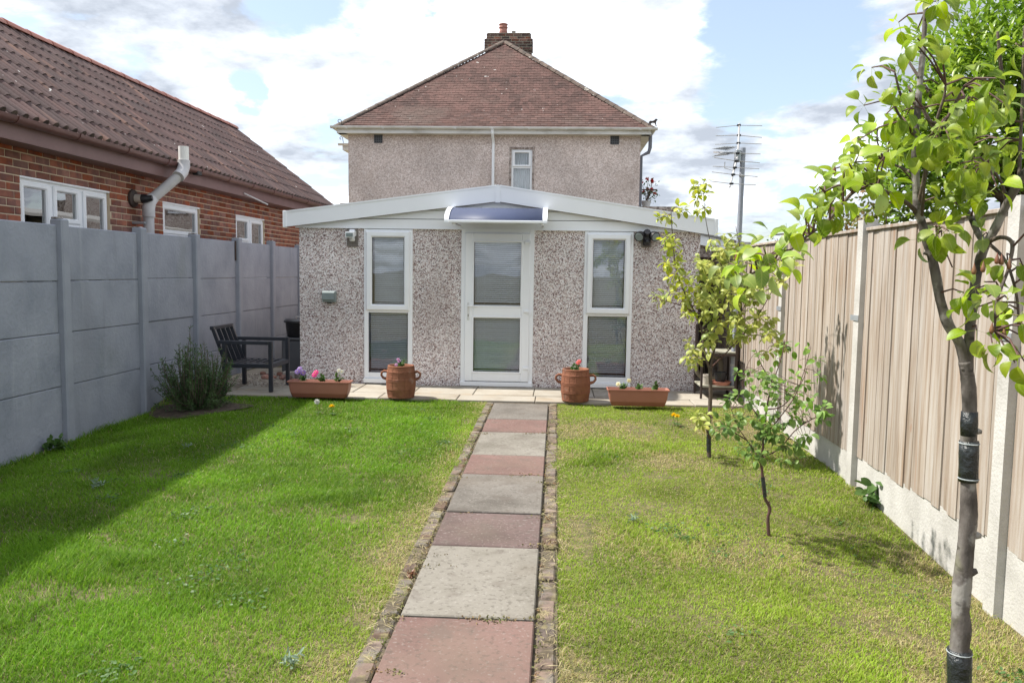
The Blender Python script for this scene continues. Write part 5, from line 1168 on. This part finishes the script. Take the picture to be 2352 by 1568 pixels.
T.limb([(2222, 860), (2205, 790), (2178, 745), (2160, 690), (2151, 640), (2140, 590), (2126, 545), (2117, 510), (2107, 485)], .017, .012, 2, n=12)
T.limb([(2222, 860), (2226, 780), (2233, 700), (2242, 640), (2253, 590), (2268, 556, -.02), (2288, 520, -.05), (2312, 470, -.08), (2340, 420, -.12), (2380, 360, -.15)], .016, .011, 2, n=12)
T.limb([(2264, 562), (2246, 535, .03), (2230, 500, .06), (2214, 478, .1), (2195, 462, .13)], .011, .008, 2)
T.limb([(2107, 490), (2105, 440), (2102, 380), (2103, 310), (2108, 250), (2113, 190), (2119, 130), (2124, 60), (2127, 0), (2130, -60)], .0125, .006, 6)
tw_ = MB()
br = [[(2107, 490), (2085, 468, -.02), (2045, 445, -.05), (2000, 432, -.08), (1962, 440, -.10), (1925, 480, -.12), (1895, 513, -.13), (1850, 545, -.15), (1795, 590, -.17), (1740, 622, -.2), (1700, 640, -.2)],
      [(1962, 440, -.1), (1930, 425, -.05), (1895, 440, -.02)], [(2111, 470), (2125, 400, -.05), (2138, 330, -.08), (2150, 280, -.1), (2168, 225, -.12), (2172, 195, -.13)], [(2135, 345, -.08), (2165, 290, -.12), (2190, 245, -.15), (2215, 198, -.18)],
      [(2103, 315), (2080, 285, -.03), (2060, 255, -.05), (2040, 205, -.06)], [(2109, 240), (2085, 232, .0), (2068, 215, -.02), (2055, 165, -.03)], [(2117, 500), (2122, 440, -.08), (2124, 380, -.1)],
      [(2268, 556), (2300, 545, -.12), (2325, 560, -.2), (2315, 620, -.25), (2290, 690, -.27), (2285, 760, -.28)], [(2268, 556), (2310, 600, -.15), (2335, 680, -.2), (2340, 760, -.22)], [(2195, 462, .13), (2205, 420, .15), (2222, 370, .15), (2240, 300, .18)], [(2312, 470, -.08), (2300, 420, -.1), (2270, 380, -.12)],
      [(2140, 590), (2150, 560, -.05), (2152, 530, -.06)], [(2150, 285, -.1), (2130, 275, -.1), (2122, 250, -.1)], [(2340, 420, -.12), (2345, 300, -.1), (2350, 180, -.1), (2352, 60, -.1)], [(2100, 400), (2070, 385, .1), (2030, 370, .15)]]
for b_ in br: T.limb(b_, .0075 if len(b_) > 5 else .0055, .003, 2, tw_, 7)
T.mb.build('trunk', M['bark'], T.root, smooth='all'); tw_.build('branches', M['bark_young'], T.root, smooth='all')
for va, vb in ((945, 1000),):
    a, b_ = T.P(2227, va), T.P(2225, vb); MB().tube([a, (a+b_)/2, b_], [.0245, .0262, .0245], 14).build('bark_wound', M['tape'], T.root, smooth='all')
for va, vb, r_ in ((1012, 1105, .0285), (1490, 1600, .0365)):
    a, b_ = T.P(2226 if va < 1200 else 2204, va), T.P(2224 if va < 1200 else 2203, vb); tp = MB().tube([a, a*.67+b_*.33, a*.33+b_*.67, b_], [r_, r_*1.03, r_*.99, r_*1.02], 16).build('tree_tape', M['tape'], T.root, smooth='all')
    for f in (.06, .93):
        c = a*(1-f)+b_*f; MB().lathe([(r_+.0005, -.0025), (r_+.003, 0), (r_+.0005, .0025)], tuple(c), 16).build('tie_string', M['string'], tp)
CL = [(1720, 635, 42, 11, -.2), (1770, 590, 42, 11, -.17), (1830, 535, 38, 9, -.15), (1885, 470, 45, 12, -.08), (1935, 425, 42, 10, -.08), (1965, 390, 38, 9, 0), (2010, 350, 48, 14, .05), (2050, 330, 48, 12, 0), (2080, 290, 40, 8, 0), (2140, 340, 60, 13, -.1), (2165, 270, 55, 14, -.12), (2225, 260, 55, 14, -.15), (2260, 190, 42, 8, -.18), (2185, 200, 38, 8, -.15), (2045, 235, 38, 9, -.05), (2210, 350, 60, 16, .1), (2280, 330, 50, 12, .05), (2260, 410, 55, 12, -.1), (2190, 430, 50, 10, .08), (2035, 128, 26, 6, -.03), (2070, 130, 24, 4, -.02), (2098, 55, 30, 6, 0), (2140, 20, 32, 8, 0), (2140, 555, 36, 8, -.06), (2150, 535, 28, 4, -.08), (2296, 512, 28, 4, -.15), (2290, 640, 45, 10, -.27), (2300, 710, 45, 11, -.28), (2278, 815, 36, 8, -.28), (2335, 770, 36, 6, -.25), (2335, 610, 36, 7, -.2), (2335, 130, 30, 6, -.1), (2345, 270, 32, 7, -.1), (2150, 420, 45, 9, -.05), (1990, 420, 30, 5, -.05), (2020, 470, 26, 4, -.05)]
random.shuffle(CL)
for u, v, r, n, dy in CL: T.cluster(u, v, r*1.08, int(n*(2.5 if u < 1990 else 1.8)), dy, .2, .5, (.58, 1.08))
T.finish(0)
for k, (u, v, dy) in enumerate(((2237, 622, -.28), (2258, 617, -.28), (2290, 598, -.26), (2300, 600, -.26), (2318, 610, -.26), (2278, 757, -.3), (2306, 768, -.3), (2342, 740, -.25), (1692, 592, -.2), (1916, 392, -.08))):
    c = T.P(u, v, dy); MB().lathe([(0, -.011), (.005, -.009), (.0068, -.002), (.005, .006), (.0025, .014), (0, .024)], tuple(c), 10).build('young_fruit', M['fruit'], T.crown, smooth='all')
# --- yellow leaved tree
YB = onground(1630, 1048); T = Tree('yellow_leaved_tree', 'slim young tree with yellow green leaves in front of the garage corner', tuple(YB), YB[1], [leafmesh('plum_leaf', M['leaf_yellow'], .062, .036, .2, .5, pet=0.012), leafmesh('plum_leaf', M['leaf_yellow'], .07, .04, .3, .9, pet=0.012), leafmesh('plum_leaf', M['leaf_yellow'], .052, .036, .25, .3, pet=0.012)], .012, .0018)
T.limb([(1629, 1056), (1628, 1000), (1630, 950), (1632, 895), (1631, 840)], .017, .016, 3, n=10)
T.limb([(1631, 850), (1618, 810), (1613, 765), (1597, 720), (1572, 672), (1553, 620), (1546, 560), (1541, 485)], .011, .003, 3)
T.limb([(1631, 850), (1640, 805), (1652, 745), (1662, 690), (1660, 630), (1652, 590)], .011, .004, 3); T.limb([(1650, 760, .05), (1645, 690, .1), (1640, 600, .1), (1622, 510, .1), (1614, 425, .1)], .006, .002, 2)
tw_ = MB()
for b_ in ([(1632, 845), (1668, 810, -.1), (1700, 775, -.15), (1738, 730, -.2), (1790, 640, -.2), (1822, 600, -.2)], [(1700, 775, -.15), (1745, 770, -.2), (1790, 800, -.25)], [(1652, 745), (1700, 720, .1), (1720, 670, .15)], [(1597, 720), (1560, 700, -.1), (1520, 690, -.1)], [(1613, 765), (1660, 720, -.1), (1690, 650, -.15)], [(1662, 690), (1690, 620, 0), (1700, 540, 0)], [(1630, 1010), (1622, 985, -.1), (1612, 960, -.15)], [(1660, 640), (1700, 600, .1), (1690, 520, .1)]): T.limb(b_, .006, .002, 2, tw_, 6)
T.mb.build('trunk', M['bark_young'], T.root, smooth='all'); tw_.build('branches', M['twig'], T.root, smooth='all')
a, b_ = T.P(1628, 980), T.P(1628, 1036); MB().tube([a, b_], .0195, 10).build('tree_tape', M['tape'], T.root, smooth=True)
for u, v, r, n, dy in ((1612, 440, 22, 9, .1), (1614, 480, 14, 5, .1), (1541, 500, 26, 9, 0), (1545, 560, 26, 9, 0), (1555, 610, 35, 13, 0), (1575, 660, 30, 10, 0), (1600, 700, 40, 14, 0), (1640, 600, 40, 16, 0), (1660, 560, 26, 7, 0), (1630, 650, 40, 18, 0), (1680, 640, 45, 20, -.1), (1650, 710, 50, 22, -.1), (1700, 700, 45, 18, -.1), (1730, 660, 38, 14, -.15), (1740, 740, 36, 12, -.2), (1690, 760, 36, 12, -.15), (1610, 780, 30, 10, 0), (1790, 620, 36, 11, -.2), (1765, 780, 30, 8, -.2), (1612, 965, 20, 6, -.15), (1600, 830, 22, 5, 0), (1690, 570, 28, 7, 0), (1520, 690, 22, 4, -.1)):
    T.cluster(u, v, r*1.05, int(n*5.2), dy, .22, .15, (.68, 1.18))
T.finish(0)
# --- apple sapling
SB = onground(1766, 1225); T = Tree('apple_sapling', 'small green apple sapling with thin dark stem on the right lawn', tuple(SB), SB[1], [leafmesh('apple_leaf', M['leaf_sap'], .048, .030, .25, .5, pet=0.014), leafmesh('apple_leaf', M['leaf_sap'], .055, .034, .3, .8, pet=0.014), leafmesh('apple_leaf', M['leaf_sap'], .040, .028, .2, .3, pet=0.014)], .014, .0014)
T.limb([(1766, 1232), (1764, 1190), (1768, 1165), (1756, 1140), (1752, 1100), (1749, 1065)], .0105, .0085, 1, n=9)
T.limb([(1749, 1070), (1752, 1030), (1757, 980), (1762, 930), (1775, 880), (1795, 820), (1803, 780)], .0075, .002, 1)
tw_ = MB()
for b_ in ([(1749, 1070), (1735, 1040, -.05), (1715, 1010, -.1), (1695, 980, -.12), (1680, 940, -.15)], [(1750, 1050), (1790, 1030, -.1), (1830, 985, -.15), (1880, 955, -.2), (1910, 950, -.2)], [(1757, 980), (1725, 930, .1), (1705, 880, .15), (1720, 830, .15)], [(1762, 940), (1800, 930, .1), (1840, 880, .15), (1855, 840, .15)], [(1755, 1000), (1790, 960, -.15), (1830, 900, -.2), (1862, 800, -.2)], [(1715, 1010, -.1), (1670, 985, -.15), (1650, 990, -.2)], [(1775, 880), (1750, 840, 0), (1735, 800, 0)]): T.limb(b_, .0045, .0015, 1, tw_, 6)
T.mb.build('trunk', M['twig'], T.root, smooth='all'); tw_.build('branches', M['twig'], T.root, smooth='all')
a, b_ = T.P(1752, 1095), T.P(1757, 1140); MB().tube([a, b_], .0125, 8).build('tree_tape', M['tape'], T.root, smooth=True)
for u, v, r, n, dy in ((1800, 790, 18, 5, 0), (1780, 850, 35, 12, 0), (1740, 840, 28, 8, 0), (1715, 870, 32, 11, .1), (1760, 910, 45, 22, 0), (1810, 900, 40, 16, .1), (1850, 860, 26, 8, .1), (1858, 815, 20, 5, -.2), (1850, 920, 36, 14, -.1), (1890, 955, 32, 12, -.2), (1840, 970, 36, 16, -.15), (1790, 970, 45, 24, -.05), (1740, 960, 45, 20, 0), (1700, 940, 36, 15, -.1), (1690, 985, 34, 14, -.15), (1660, 985, 24, 8, -.2), (1740, 1010, 40, 16, -.05), (1800, 1020, 40, 18, -.1), (1830, 1035, 26, 8, -.1), (1720, 1030, 26, 7, -.1), (1765, 870, 30, 10, -.1)):
    T.cluster(u, v, r*1.05, int(n*2.2), dy, .2, .2, (.6, 1.08))
T.finish(0)
# --- evergreen beyond the fence at the right
EBX = 3.95; EB = (EBX, 6.6, float(gz(EBX, 6.6))); ev = thing('evergreen_tree', 'dense evergreen tree with narrow leaves beyond the timber fence', 'tree', EB)
mb = MB(); mb.tube([(EBX, 6.6, .0), (EBX+.02, 6.6, 1.5), (EBX-.05, 6.65, 2.6), (EBX, 6.6, 3.3)], [.12, .1, .07, .03], 10)
for k in range(14): 
    a = random.uniform(0, 6.28); z = random.uniform(1.3, 2.5); mb.tube([(EBX, 6.6, z), (EBX+.6*math.cos(a), 6.6+.6*math.sin(a), z+.4), (EBX+1.0*math.cos(a), 6.6+1.0*math.sin(a), z+.9)], [.035, .022, .008], 6)
mb.build('trunk', M['bark_young'], ev, smooth='all')
# shoots through an uneven crown, each with leaves along it
blobs = [((3.95, 6.6, 2.65), (.95, .9, .95)), ((3.5, 6.6, 2.45), (.45, .6, .5)), ((4.25, 6.4, 3.3), (.75, .8, .75)), ((3.62, 6.5, 3.0), (.42, .5, .42)), ((3.3, 6.7, 2.2), (.3, .4, .35))]
Pl, Dl, Nl, Sl = [], [], [], []
shoots = MB()
for (c, e_), nshoot in zip(blobs, (330, 200, 240, 110, 110)):
    for k in range(nshoot):
        d = rdir(1)[0]; 
        if d[2] < -.55: d[2] *= -1
        rr = rng.uniform(.55, 1.05); p = np.array(c)+d*np.array(e_)*rr; ax = d*.55+np.array([0, 0, .9]); ax /= np.linalg.norm(ax); ln = rng.uniform(.18, .42)
        nl = rng.integers(9, 15)
        for j in range(nl):
            f = j/nl; a = j*2.4; u_ = np.cross(ax, [.3, .5, .1]); u_ /= np.linalg.norm(u_); v_ = np.cross(ax, u_)
            dd = (math.cos(a)*u_+math.sin(a)*v_)*(1-.45*f)+ax*(.35+.7*f); Pl.append(p+ax*ln*f); Dl.append(dd); Nl.append(ax*1.-dd*.2+rng.normal(0, .15, 3)); Sl.append(rng.uniform(.07, .115))
scatter('crown', np.array(Pl), np.array(Dl), np.array(Nl), np.array(Sl), LF['narrow'], M['leaf_ever'], ev)
# --- shrubs peeping over the fence
def shrub(name, label, c, e_, n, me, m_, size, stems=6, up=.4, twigmat='twig'):
    c = np.array(c, float); g = float(gz(c[0], c[1])); t_ = thing(name, label, 'shrub', (c[0], c[1], g)); mb = MB(); tips = []
    for k in range(stems):
        tip = c+rdir(1)[0]*np.array(e_)*.8; tip[2] = max(tip[2], g+.05); mb.tube([(c[0]+rng.uniform(-.05, .05), c[1]+rng.uniform(-.05, .05), g-.02), (c+tip)/2*[1, 1, 0]+[0, 0, (g+tip[2])/2], tip], [.012, .008, .003], 5); tips.append(tip)
    mb.build('stems', M[twigmat], t_)
    P = c + rdir(n)*np.array(e_)*(rng.random((n, 1))**.45)*(1+.3*rng.normal(size=(n, 1))*.5); k = P[:, 2] > g+.02; P = P[k]; n = len(P)
    scatter('foliage', P, rdir(n, up), rdir(n, 1), rng.uniform(*size, n), me, m_, t_); return t_
shrub('hedge_shrub', 'green and russet shrub showing above the fence behind the far post', (3.1, 7.0, 1.95), (.35, .6, .55), 1300, LF['small'], M['leaf_mixed'], (.035, .06), 10)
shrub('hedge_shrub', 'leafy shrub above the timber fence left of the middle post', (3.2, 8.3, 1.85), (.3, .5, .45), 900, LF['small'], M['leaf_mixed'], (.03, .055), 10)
shrub('hedge_shrub', 'sparse shrub above the fence near the aerial mast', (3.05, 9.7, 1.8), (.22, .3, .4), 300, LF['small'], M['leaf_weed'], (.03, .05), 8)
# --- rosemary bush by the grey fence
rb = onground(440, 945, -.03); rbx, rby = rb[0], rb[1]+.15
t_ = thing('rosemary_bush', 'dark green rosemary bush against the grey concrete fence', 'bush', (rbx, rby, float(gz(rbx, rby)))); g0 = float(gz(rbx, rby)); mb = MB(); Pl, Dl, Nl, Sl = [], [], [], []
for k in range(210):
    a = rng.uniform(0, 6.28); sp = rng.uniform(.05, .46); hh = rng.uniform(.10, .80)*(1.1-.5*sp/.5) + (.10 if k % 9 == 0 else 0); b0_ = np.array([rbx+.06*math.cos(a), rby+.06*math.sin(a), g0]); tip = np.array([rbx+sp*1.05*math.cos(a), rby+sp*.8*math.sin(a), g0+hh]); tip[0] = max(tip[0], FX+.05)
    md = (b0_+tip)/2+np.array([.05*math.cos(a), .05*math.sin(a), -.02]); mb.tube([b0_, md, tip], [.006, .004, .002], 4)
    for j in range(56):
        f = rng.uniform(.15, 1.); p = (1-f)**2*b0_+2*f*(1-f)*md+f*f*tip; ax = tip-b0_; ax /= np.linalg.norm(ax); d = ax*.7+rdir(1)[0]*.9; Pl.append(p+rng.normal(0, .006, 3)); Dl.append(d); Nl.append(rdir(1)[0]); Sl.append(rng.uniform(.03, .055))
mb.build('stems', M['bark_young'], t_); scatter('foliage', np.array(Pl), np.array(Dl), np.array(Nl), np.array(Sl), LF['needle'], M['leaf_rose'], t_)
mb = MB(); nn = 22; ring_ = [(rbx+.55*math.cos(a)*(1+.15*math.sin(3*a)), rby-.03+.38*math.sin(a)*(1+.12*math.cos(4*a))) for a in np.linspace(0, 2*math.pi, nn, endpoint=False)]
ring_ = [(max(x, FX+.0), y) for x, y in ring_]
mb.v = [(x, y, float(gz(x, y))+.003) for x, y in ring_] + [(rbx, rby, g0+.025)]; mb.f = [(k, (k+1) % nn, nn) for k in range(nn)]
struct(mb.build('soil_bed', M['soil'], None, smooth='all'))['label'] = 'bare earth round the rosemary bush'
SOILC = (rbx, rby-.03, .5, .34)

# ================================================================ SMALL PLANTS
def dandelion(u, v, label, seed=False):
    p = onground(u, v); h = .09 if not seed else .13; g = float(gz(p[0], p[1])); p = onground(u, v, h); g = float(gz(p[0], p[1])); t_ = thing('dandelion', label, 'dandelion', (p[0], p[1], g), None); top = np.array([p[0], p[1], g+h])
    MB().tube([(p[0]+.012, p[1], g-.01), (p[0]+.006, p[1], g+h*.5), tuple(top)], .0022, 5).build('stalk', M['leaf_weed'], t_)
    n = 10; a = np.linspace(0, 6.28, n, endpoint=False); D = np.stack([np.cos(a), np.sin(a), np.full(n, .35)], 1); scatter('leaf_rosette', np.repeat(np.array([[p[0]+.01, p[1], g+.012]]), n, 0), D, np.tile([0, 0, 1.], (n, 1)), rng.uniform(.03, .055, n), LF['narrow'], M['leaf_weed'], t_)
    if seed: n = 120; scatter('seed_head', np.repeat(top[None], n, 0), rdir(n), rdir(n), np.full(n, .034), LF['needle'], M['seed'], t_)
    else: n = 60; D = rdir(n, .9); D[:, 2] = np.abs(D[:, 2]); scatter('flower', np.repeat(top[None], n, 0), D, rdir(n, 1), np.full(n, .036), LF['needle'], M['dandelion'], t_)
dandelion(762, 934, 'yellow dandelion flower on the left lawn below the trough planter'); dandelion(728, 922, 'white dandelion seed head on the left lawn', True)
dandelion(1547, 954, 'left one of two dandelions below the right trough planter'); dandelion(1555, 957, 'right one of two dandelions below the right trough planter')
def weed(u, v, label, m_, s, n, up=.5, me='narrow', dz=0):
    p = onground(u, v, dz); g = float(gz(p[0], p[1])); t_ = thing('weed', label, 'weed', (p[0], p[1], g)); c = np.array([p[0], p[1], g+.01]); P = c+rng.normal(0, s*.3, (n, 3))*[1, 1, .2]+np.abs(rng.normal(0, s*.35, (n, 1)))*[0, 0, 1]
    scatter('leaves', P, rdir(n, up), rdir(n, 1), rng.uniform(s*.35, s*.7, n), LF[me], m_, t_)
weed(128, 1025, 'leafy green weed at the foot of the grey fence post', M['leaf_weed'], .13, 60, me='small', dz=-.05); weed(222, 1118, 'silvery weed in the shaded left lawn', M['leaf_silver'], .06, 34); weed(2010, 1172, 'leafy weed against the gravel board of the timber fence', M['leaf_weed'], .15, 50, me='small', dz=-.06)
weed(433, 1030, 'pale dry weed stalk on the shaded lawn', M['leaf_silver'], .06, 14, 1.2); weed(670, 1530, 'pale green thistle rosette near the bottom edge of the left lawn', M['leaf_silver'], .06, 30, .6); weed(1455, 1198, 'flat pale green weed on the right lawn', M['leaf_silver'], .05, 34, .4); weed(945, 1325, 'reddish stonecrop at the left path edge', M['fruit'], .028, 40, .6, 'small')
# weeds and dry bits in the joints of the path, one mass
Pw = []
for (u, v, n, s) in ((1105, 997, 40, .05), (1240, 996, 40, .05), (1210, 997, 20, .04), (1225, 1092, 40, .05), (1190, 1095, 20, .05), (1140, 1424, 60, .06), (1110, 1425, 40, .05), (1070, 1180, 16, .03), (1240, 1255, 40, .05), (985, 1275, 40, .07), (960, 1300, 40, .07), (1250, 1190, 30, .05), (1255, 1250, 30, .05), (1060, 1100, 30, .05), (1250, 1110, 30, .04), (900, 1420, 30, .05), (1225, 1420, 20, .04), (660, 1568, 0, .1), (1420, 905, 0, .1), (900, 1545, 30, .04)):
    p = onground(u, v, .015)
    if n: Pw.append(p+rng.normal(0, 1, (n, 3))*[s, s*.3, .004]+[0, 0, .004])
for side in (-1, 1):
    n = 900; y = rng.uniform(2.4, 8.9, n); x = side*(.312+np.abs(rng.normal(0, .012, n))); k = fbm(x*3, y, 1.5) > .5; Pw.append(np.stack([x, y, gz(x, y)+.012], 1)[k])
Pw = np.concatenate(Pw); n = len(Pw); wpar = struct(link(bpy.data.objects.new('path_weeds', None)), 'stuff'); wpar['label'] = 'small weeds and moss in the path joints'; ORG[wpar] = np.array([0, 6, .1]); wpar.location = ORG[wpar]
M['moss'] = material('dry_moss_and_weed', [(.10, .14, .03), (.22, .19, .08), (.24, .12, .06)], 9, .8, trans=.2)
scatter('weed_mass', Pw, rdir(n, .5), rdir(n, 1), rng.uniform(.008, .018, n), LF['small'], M['moss'], wpar)['kind'] = 'stuff'

# dry straw along the path edges, clover and broad leaved weeds through the lawn
n = 2600; side = rng.choice([-1, 1], n); x = side*(.335+np.abs(rng.normal(0, .07, n))); y = rng.uniform(2.3, 9.0, n); k = (fbm(x*.3+40*(side > 0), y, 1.8) > .44); x, y = x[k], y[k]; n = len(x); a = rng.uniform(0, 6.28, n)
M['straw'] = material('dry_straw', [(.34, .27, .13), (.52, .45, .26)], 12, .7, trans=.2)
scatter('straw', np.stack([x, y, gz(x, y)+.014+.006*rng.random(n)], 1), np.stack([np.cos(a), np.sin(a), rng.uniform(-.1, .25, n)], 1), np.tile([0, 0, 1.], (n, 1))+rng.normal(0, .2, (n, 3)), rng.uniform(.025, .07, n), leafmesh('straw', M['straw'], 1., .05, .1, .4, seg=2), M['straw'], wpar)['kind'] = 'stuff'
lpar = struct(link(bpy.data.objects.new('lawn_weeds', None)), 'stuff'); lpar['label'] = 'clover and broad leaved weeds scattered through the lawn'; ORG[lpar] = np.array([-1., 5., .07]); lpar.location = ORG[lpar]
Pc = []
for _ in range(70):
    cx_, cy_ = rng.uniform(-3.8, 2.4), rng.uniform(2.6, 8.9)
    if abs(cx_) < .5: continue
    m_ = rng.integers(14, 60); q = rng.normal(0, rng.uniform(.03, .10), (m_, 2)); Pc.append(np.stack([cx_+q[:, 0], cy_+q[:, 1], gz(cx_+q[:, 0], cy_+q[:, 1])+rng.uniform(.004, .018, m_)], 1))
Pc = np.concatenate(Pc); Pc = Pc[np.abs(Pc[:, 0]) > .42]; n = len(Pc); scatter('clover', Pc, rdir(n)*[1, 1, .25], np.tile([0, 0, 1.], (n, 1))+rng.normal(0, .35, (n, 3)), rng.uniform(.012, .03, n), LF['small'], M['leaf_weed'], lpar)['kind'] = 'stuff'

# ================================================================ GRASS
def side_off(x): return np.where(x > 0, 40., 0.)
def grass():
    sets = []
    for (y0, y1, dens, wmul) in ((2.2, 4.2, 29000, .72), (4.2, 6.2, 19000, .9), (6.2, 9.16, 12500, 1.2)):
        n = int((2.56+4.02)*(y1-y0)*dens); x = rng.uniform(-4.02, 2.57, n); y = rng.uniform(y0, y1, n); sets.append((x, y, np.full(n, wmul)))
    x, y, wm = (np.concatenate([s[i] for s in sets]) for i in range(3))
    # leave out the path, bare soil and what lies far outside the picture
    edge = .378 + .03*(fbm(y*0+7, y, 3)-.5)*2
    ok = (np.abs(x) > edge-.02) | ((np.abs(x) > .335) & (rng.random(len(x)) < .75*sm((fbm(x*.2+side_off(x), y, 2.2)-.38)/.2)))
    ok &= ~(((x-SOILC[0])/SOILC[2])**2+((y-SOILC[1])/SOILC[3])**2 < .8+.3*rng.random(len(x)))
    u = (x-CAM[0])/np.maximum(y, .1); ok &= (u > -1.5) & (u < 1.0)
    th_ = fbm(x, y, 2.6); bare = fbm(x+17, y+3, 2.4); ok &= rng.random(len(x)) < np.clip(.55+1.1*(th_-.28), .3, 1)*(1-.6*sm((bare-.68)/.08))
    ok &= (y < 9.13) 
    x, y, wm = x[ok], y[ok], wm[ok]; n = len(x)
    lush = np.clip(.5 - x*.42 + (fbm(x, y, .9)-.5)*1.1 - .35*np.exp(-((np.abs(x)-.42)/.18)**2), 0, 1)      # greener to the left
    hgt = (.0135 + .0125*lush)*(.55+.8*rng.random(n))*(.75+.6*fbm(x+5, y, 3.0))
    near_edge = np.exp(-np.minimum(np.abs(x-2.53), np.abs(x+4.0))/.09) + 1.0*np.exp(-np.abs(np.abs(x)-.42)/.03)*.3
    tuft = (fbm(x-3, y+9, 1.6) > .64)*.6
    hgt *= 1+near_edge*1.6*rng.random(n)+tuft
    a = rng.uniform(0, 2*math.pi, n); lean = (.35+.9*rng.random(n))*hgt; wdt = (.0016+.0014*rng.random(n))*wm
    dirx, diry = np.cos(a), np.sin(a); px_, py_ = -diry, dirx
    dry = rng.random(n) < np.clip(.04 + .95*(1-lush)**1.5*(.1+3.4*np.clip(fbm(x+11, y-4, 1.5)-.40, 0, 1)), 0, .8)
    lie = dry & (rng.random(n) < .55); hgt[lie] *= .55; lean[lie] *= 1.7
    z = gz(x, y) + np.where(np.abs(x) > .6, .018*(fbm(x, y, 1.3)-.5), 0) - .014
    Vv = np.zeros((n, 5, 3)); 
    for k, (f, wv) in enumerate(((0, 1), (0, -1), (.55, .8), (.55, -.8), (1., 0))):
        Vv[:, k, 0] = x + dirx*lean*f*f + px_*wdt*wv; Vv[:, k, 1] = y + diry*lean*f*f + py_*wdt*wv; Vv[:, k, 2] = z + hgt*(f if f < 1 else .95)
    F = np.array([[0, 1, 3], [0, 3, 2], [2, 3, 4]])[None] + (np.arange(n)*5)[:, None, None]
    # colour of each blade
    v = rng.random((n, 1)); l3 = lush[:, None]
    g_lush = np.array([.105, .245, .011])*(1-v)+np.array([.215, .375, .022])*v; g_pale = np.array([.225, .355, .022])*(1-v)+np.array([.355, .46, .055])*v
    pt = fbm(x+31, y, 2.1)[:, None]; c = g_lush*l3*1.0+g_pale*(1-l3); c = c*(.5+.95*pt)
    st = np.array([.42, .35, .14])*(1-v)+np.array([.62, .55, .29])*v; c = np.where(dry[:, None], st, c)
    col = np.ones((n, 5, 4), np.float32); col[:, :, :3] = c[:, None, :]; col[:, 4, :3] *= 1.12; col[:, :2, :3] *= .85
    me = bpy.data.meshes.new('lawn_grass'); me.vertices.add(n*5); me.vertices.foreach_set('co', Vv.reshape(-1).astype(np.float32)); nf = n*3
    me.loops.add(nf*3); me.loops.foreach_set('vertex_index', F.reshape(-1).astype(np.int32)); me.polygons.add(nf); me.polygons.foreach_set('loop_start', np.arange(0, nf*3, 3, dtype=np.int32)); me.materials.append(M['grass']); me.update(calc_edges=False)
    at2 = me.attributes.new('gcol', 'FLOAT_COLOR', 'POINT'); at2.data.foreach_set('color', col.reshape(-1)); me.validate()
    o = link(bpy.data.objects.new('grass', me)); o['kind'] = 'stuff'; o['label'] = 'mown lawn grass, lush on the left and dry on the right'; o['category'] = 'grass'; print('blades', n)
grass()
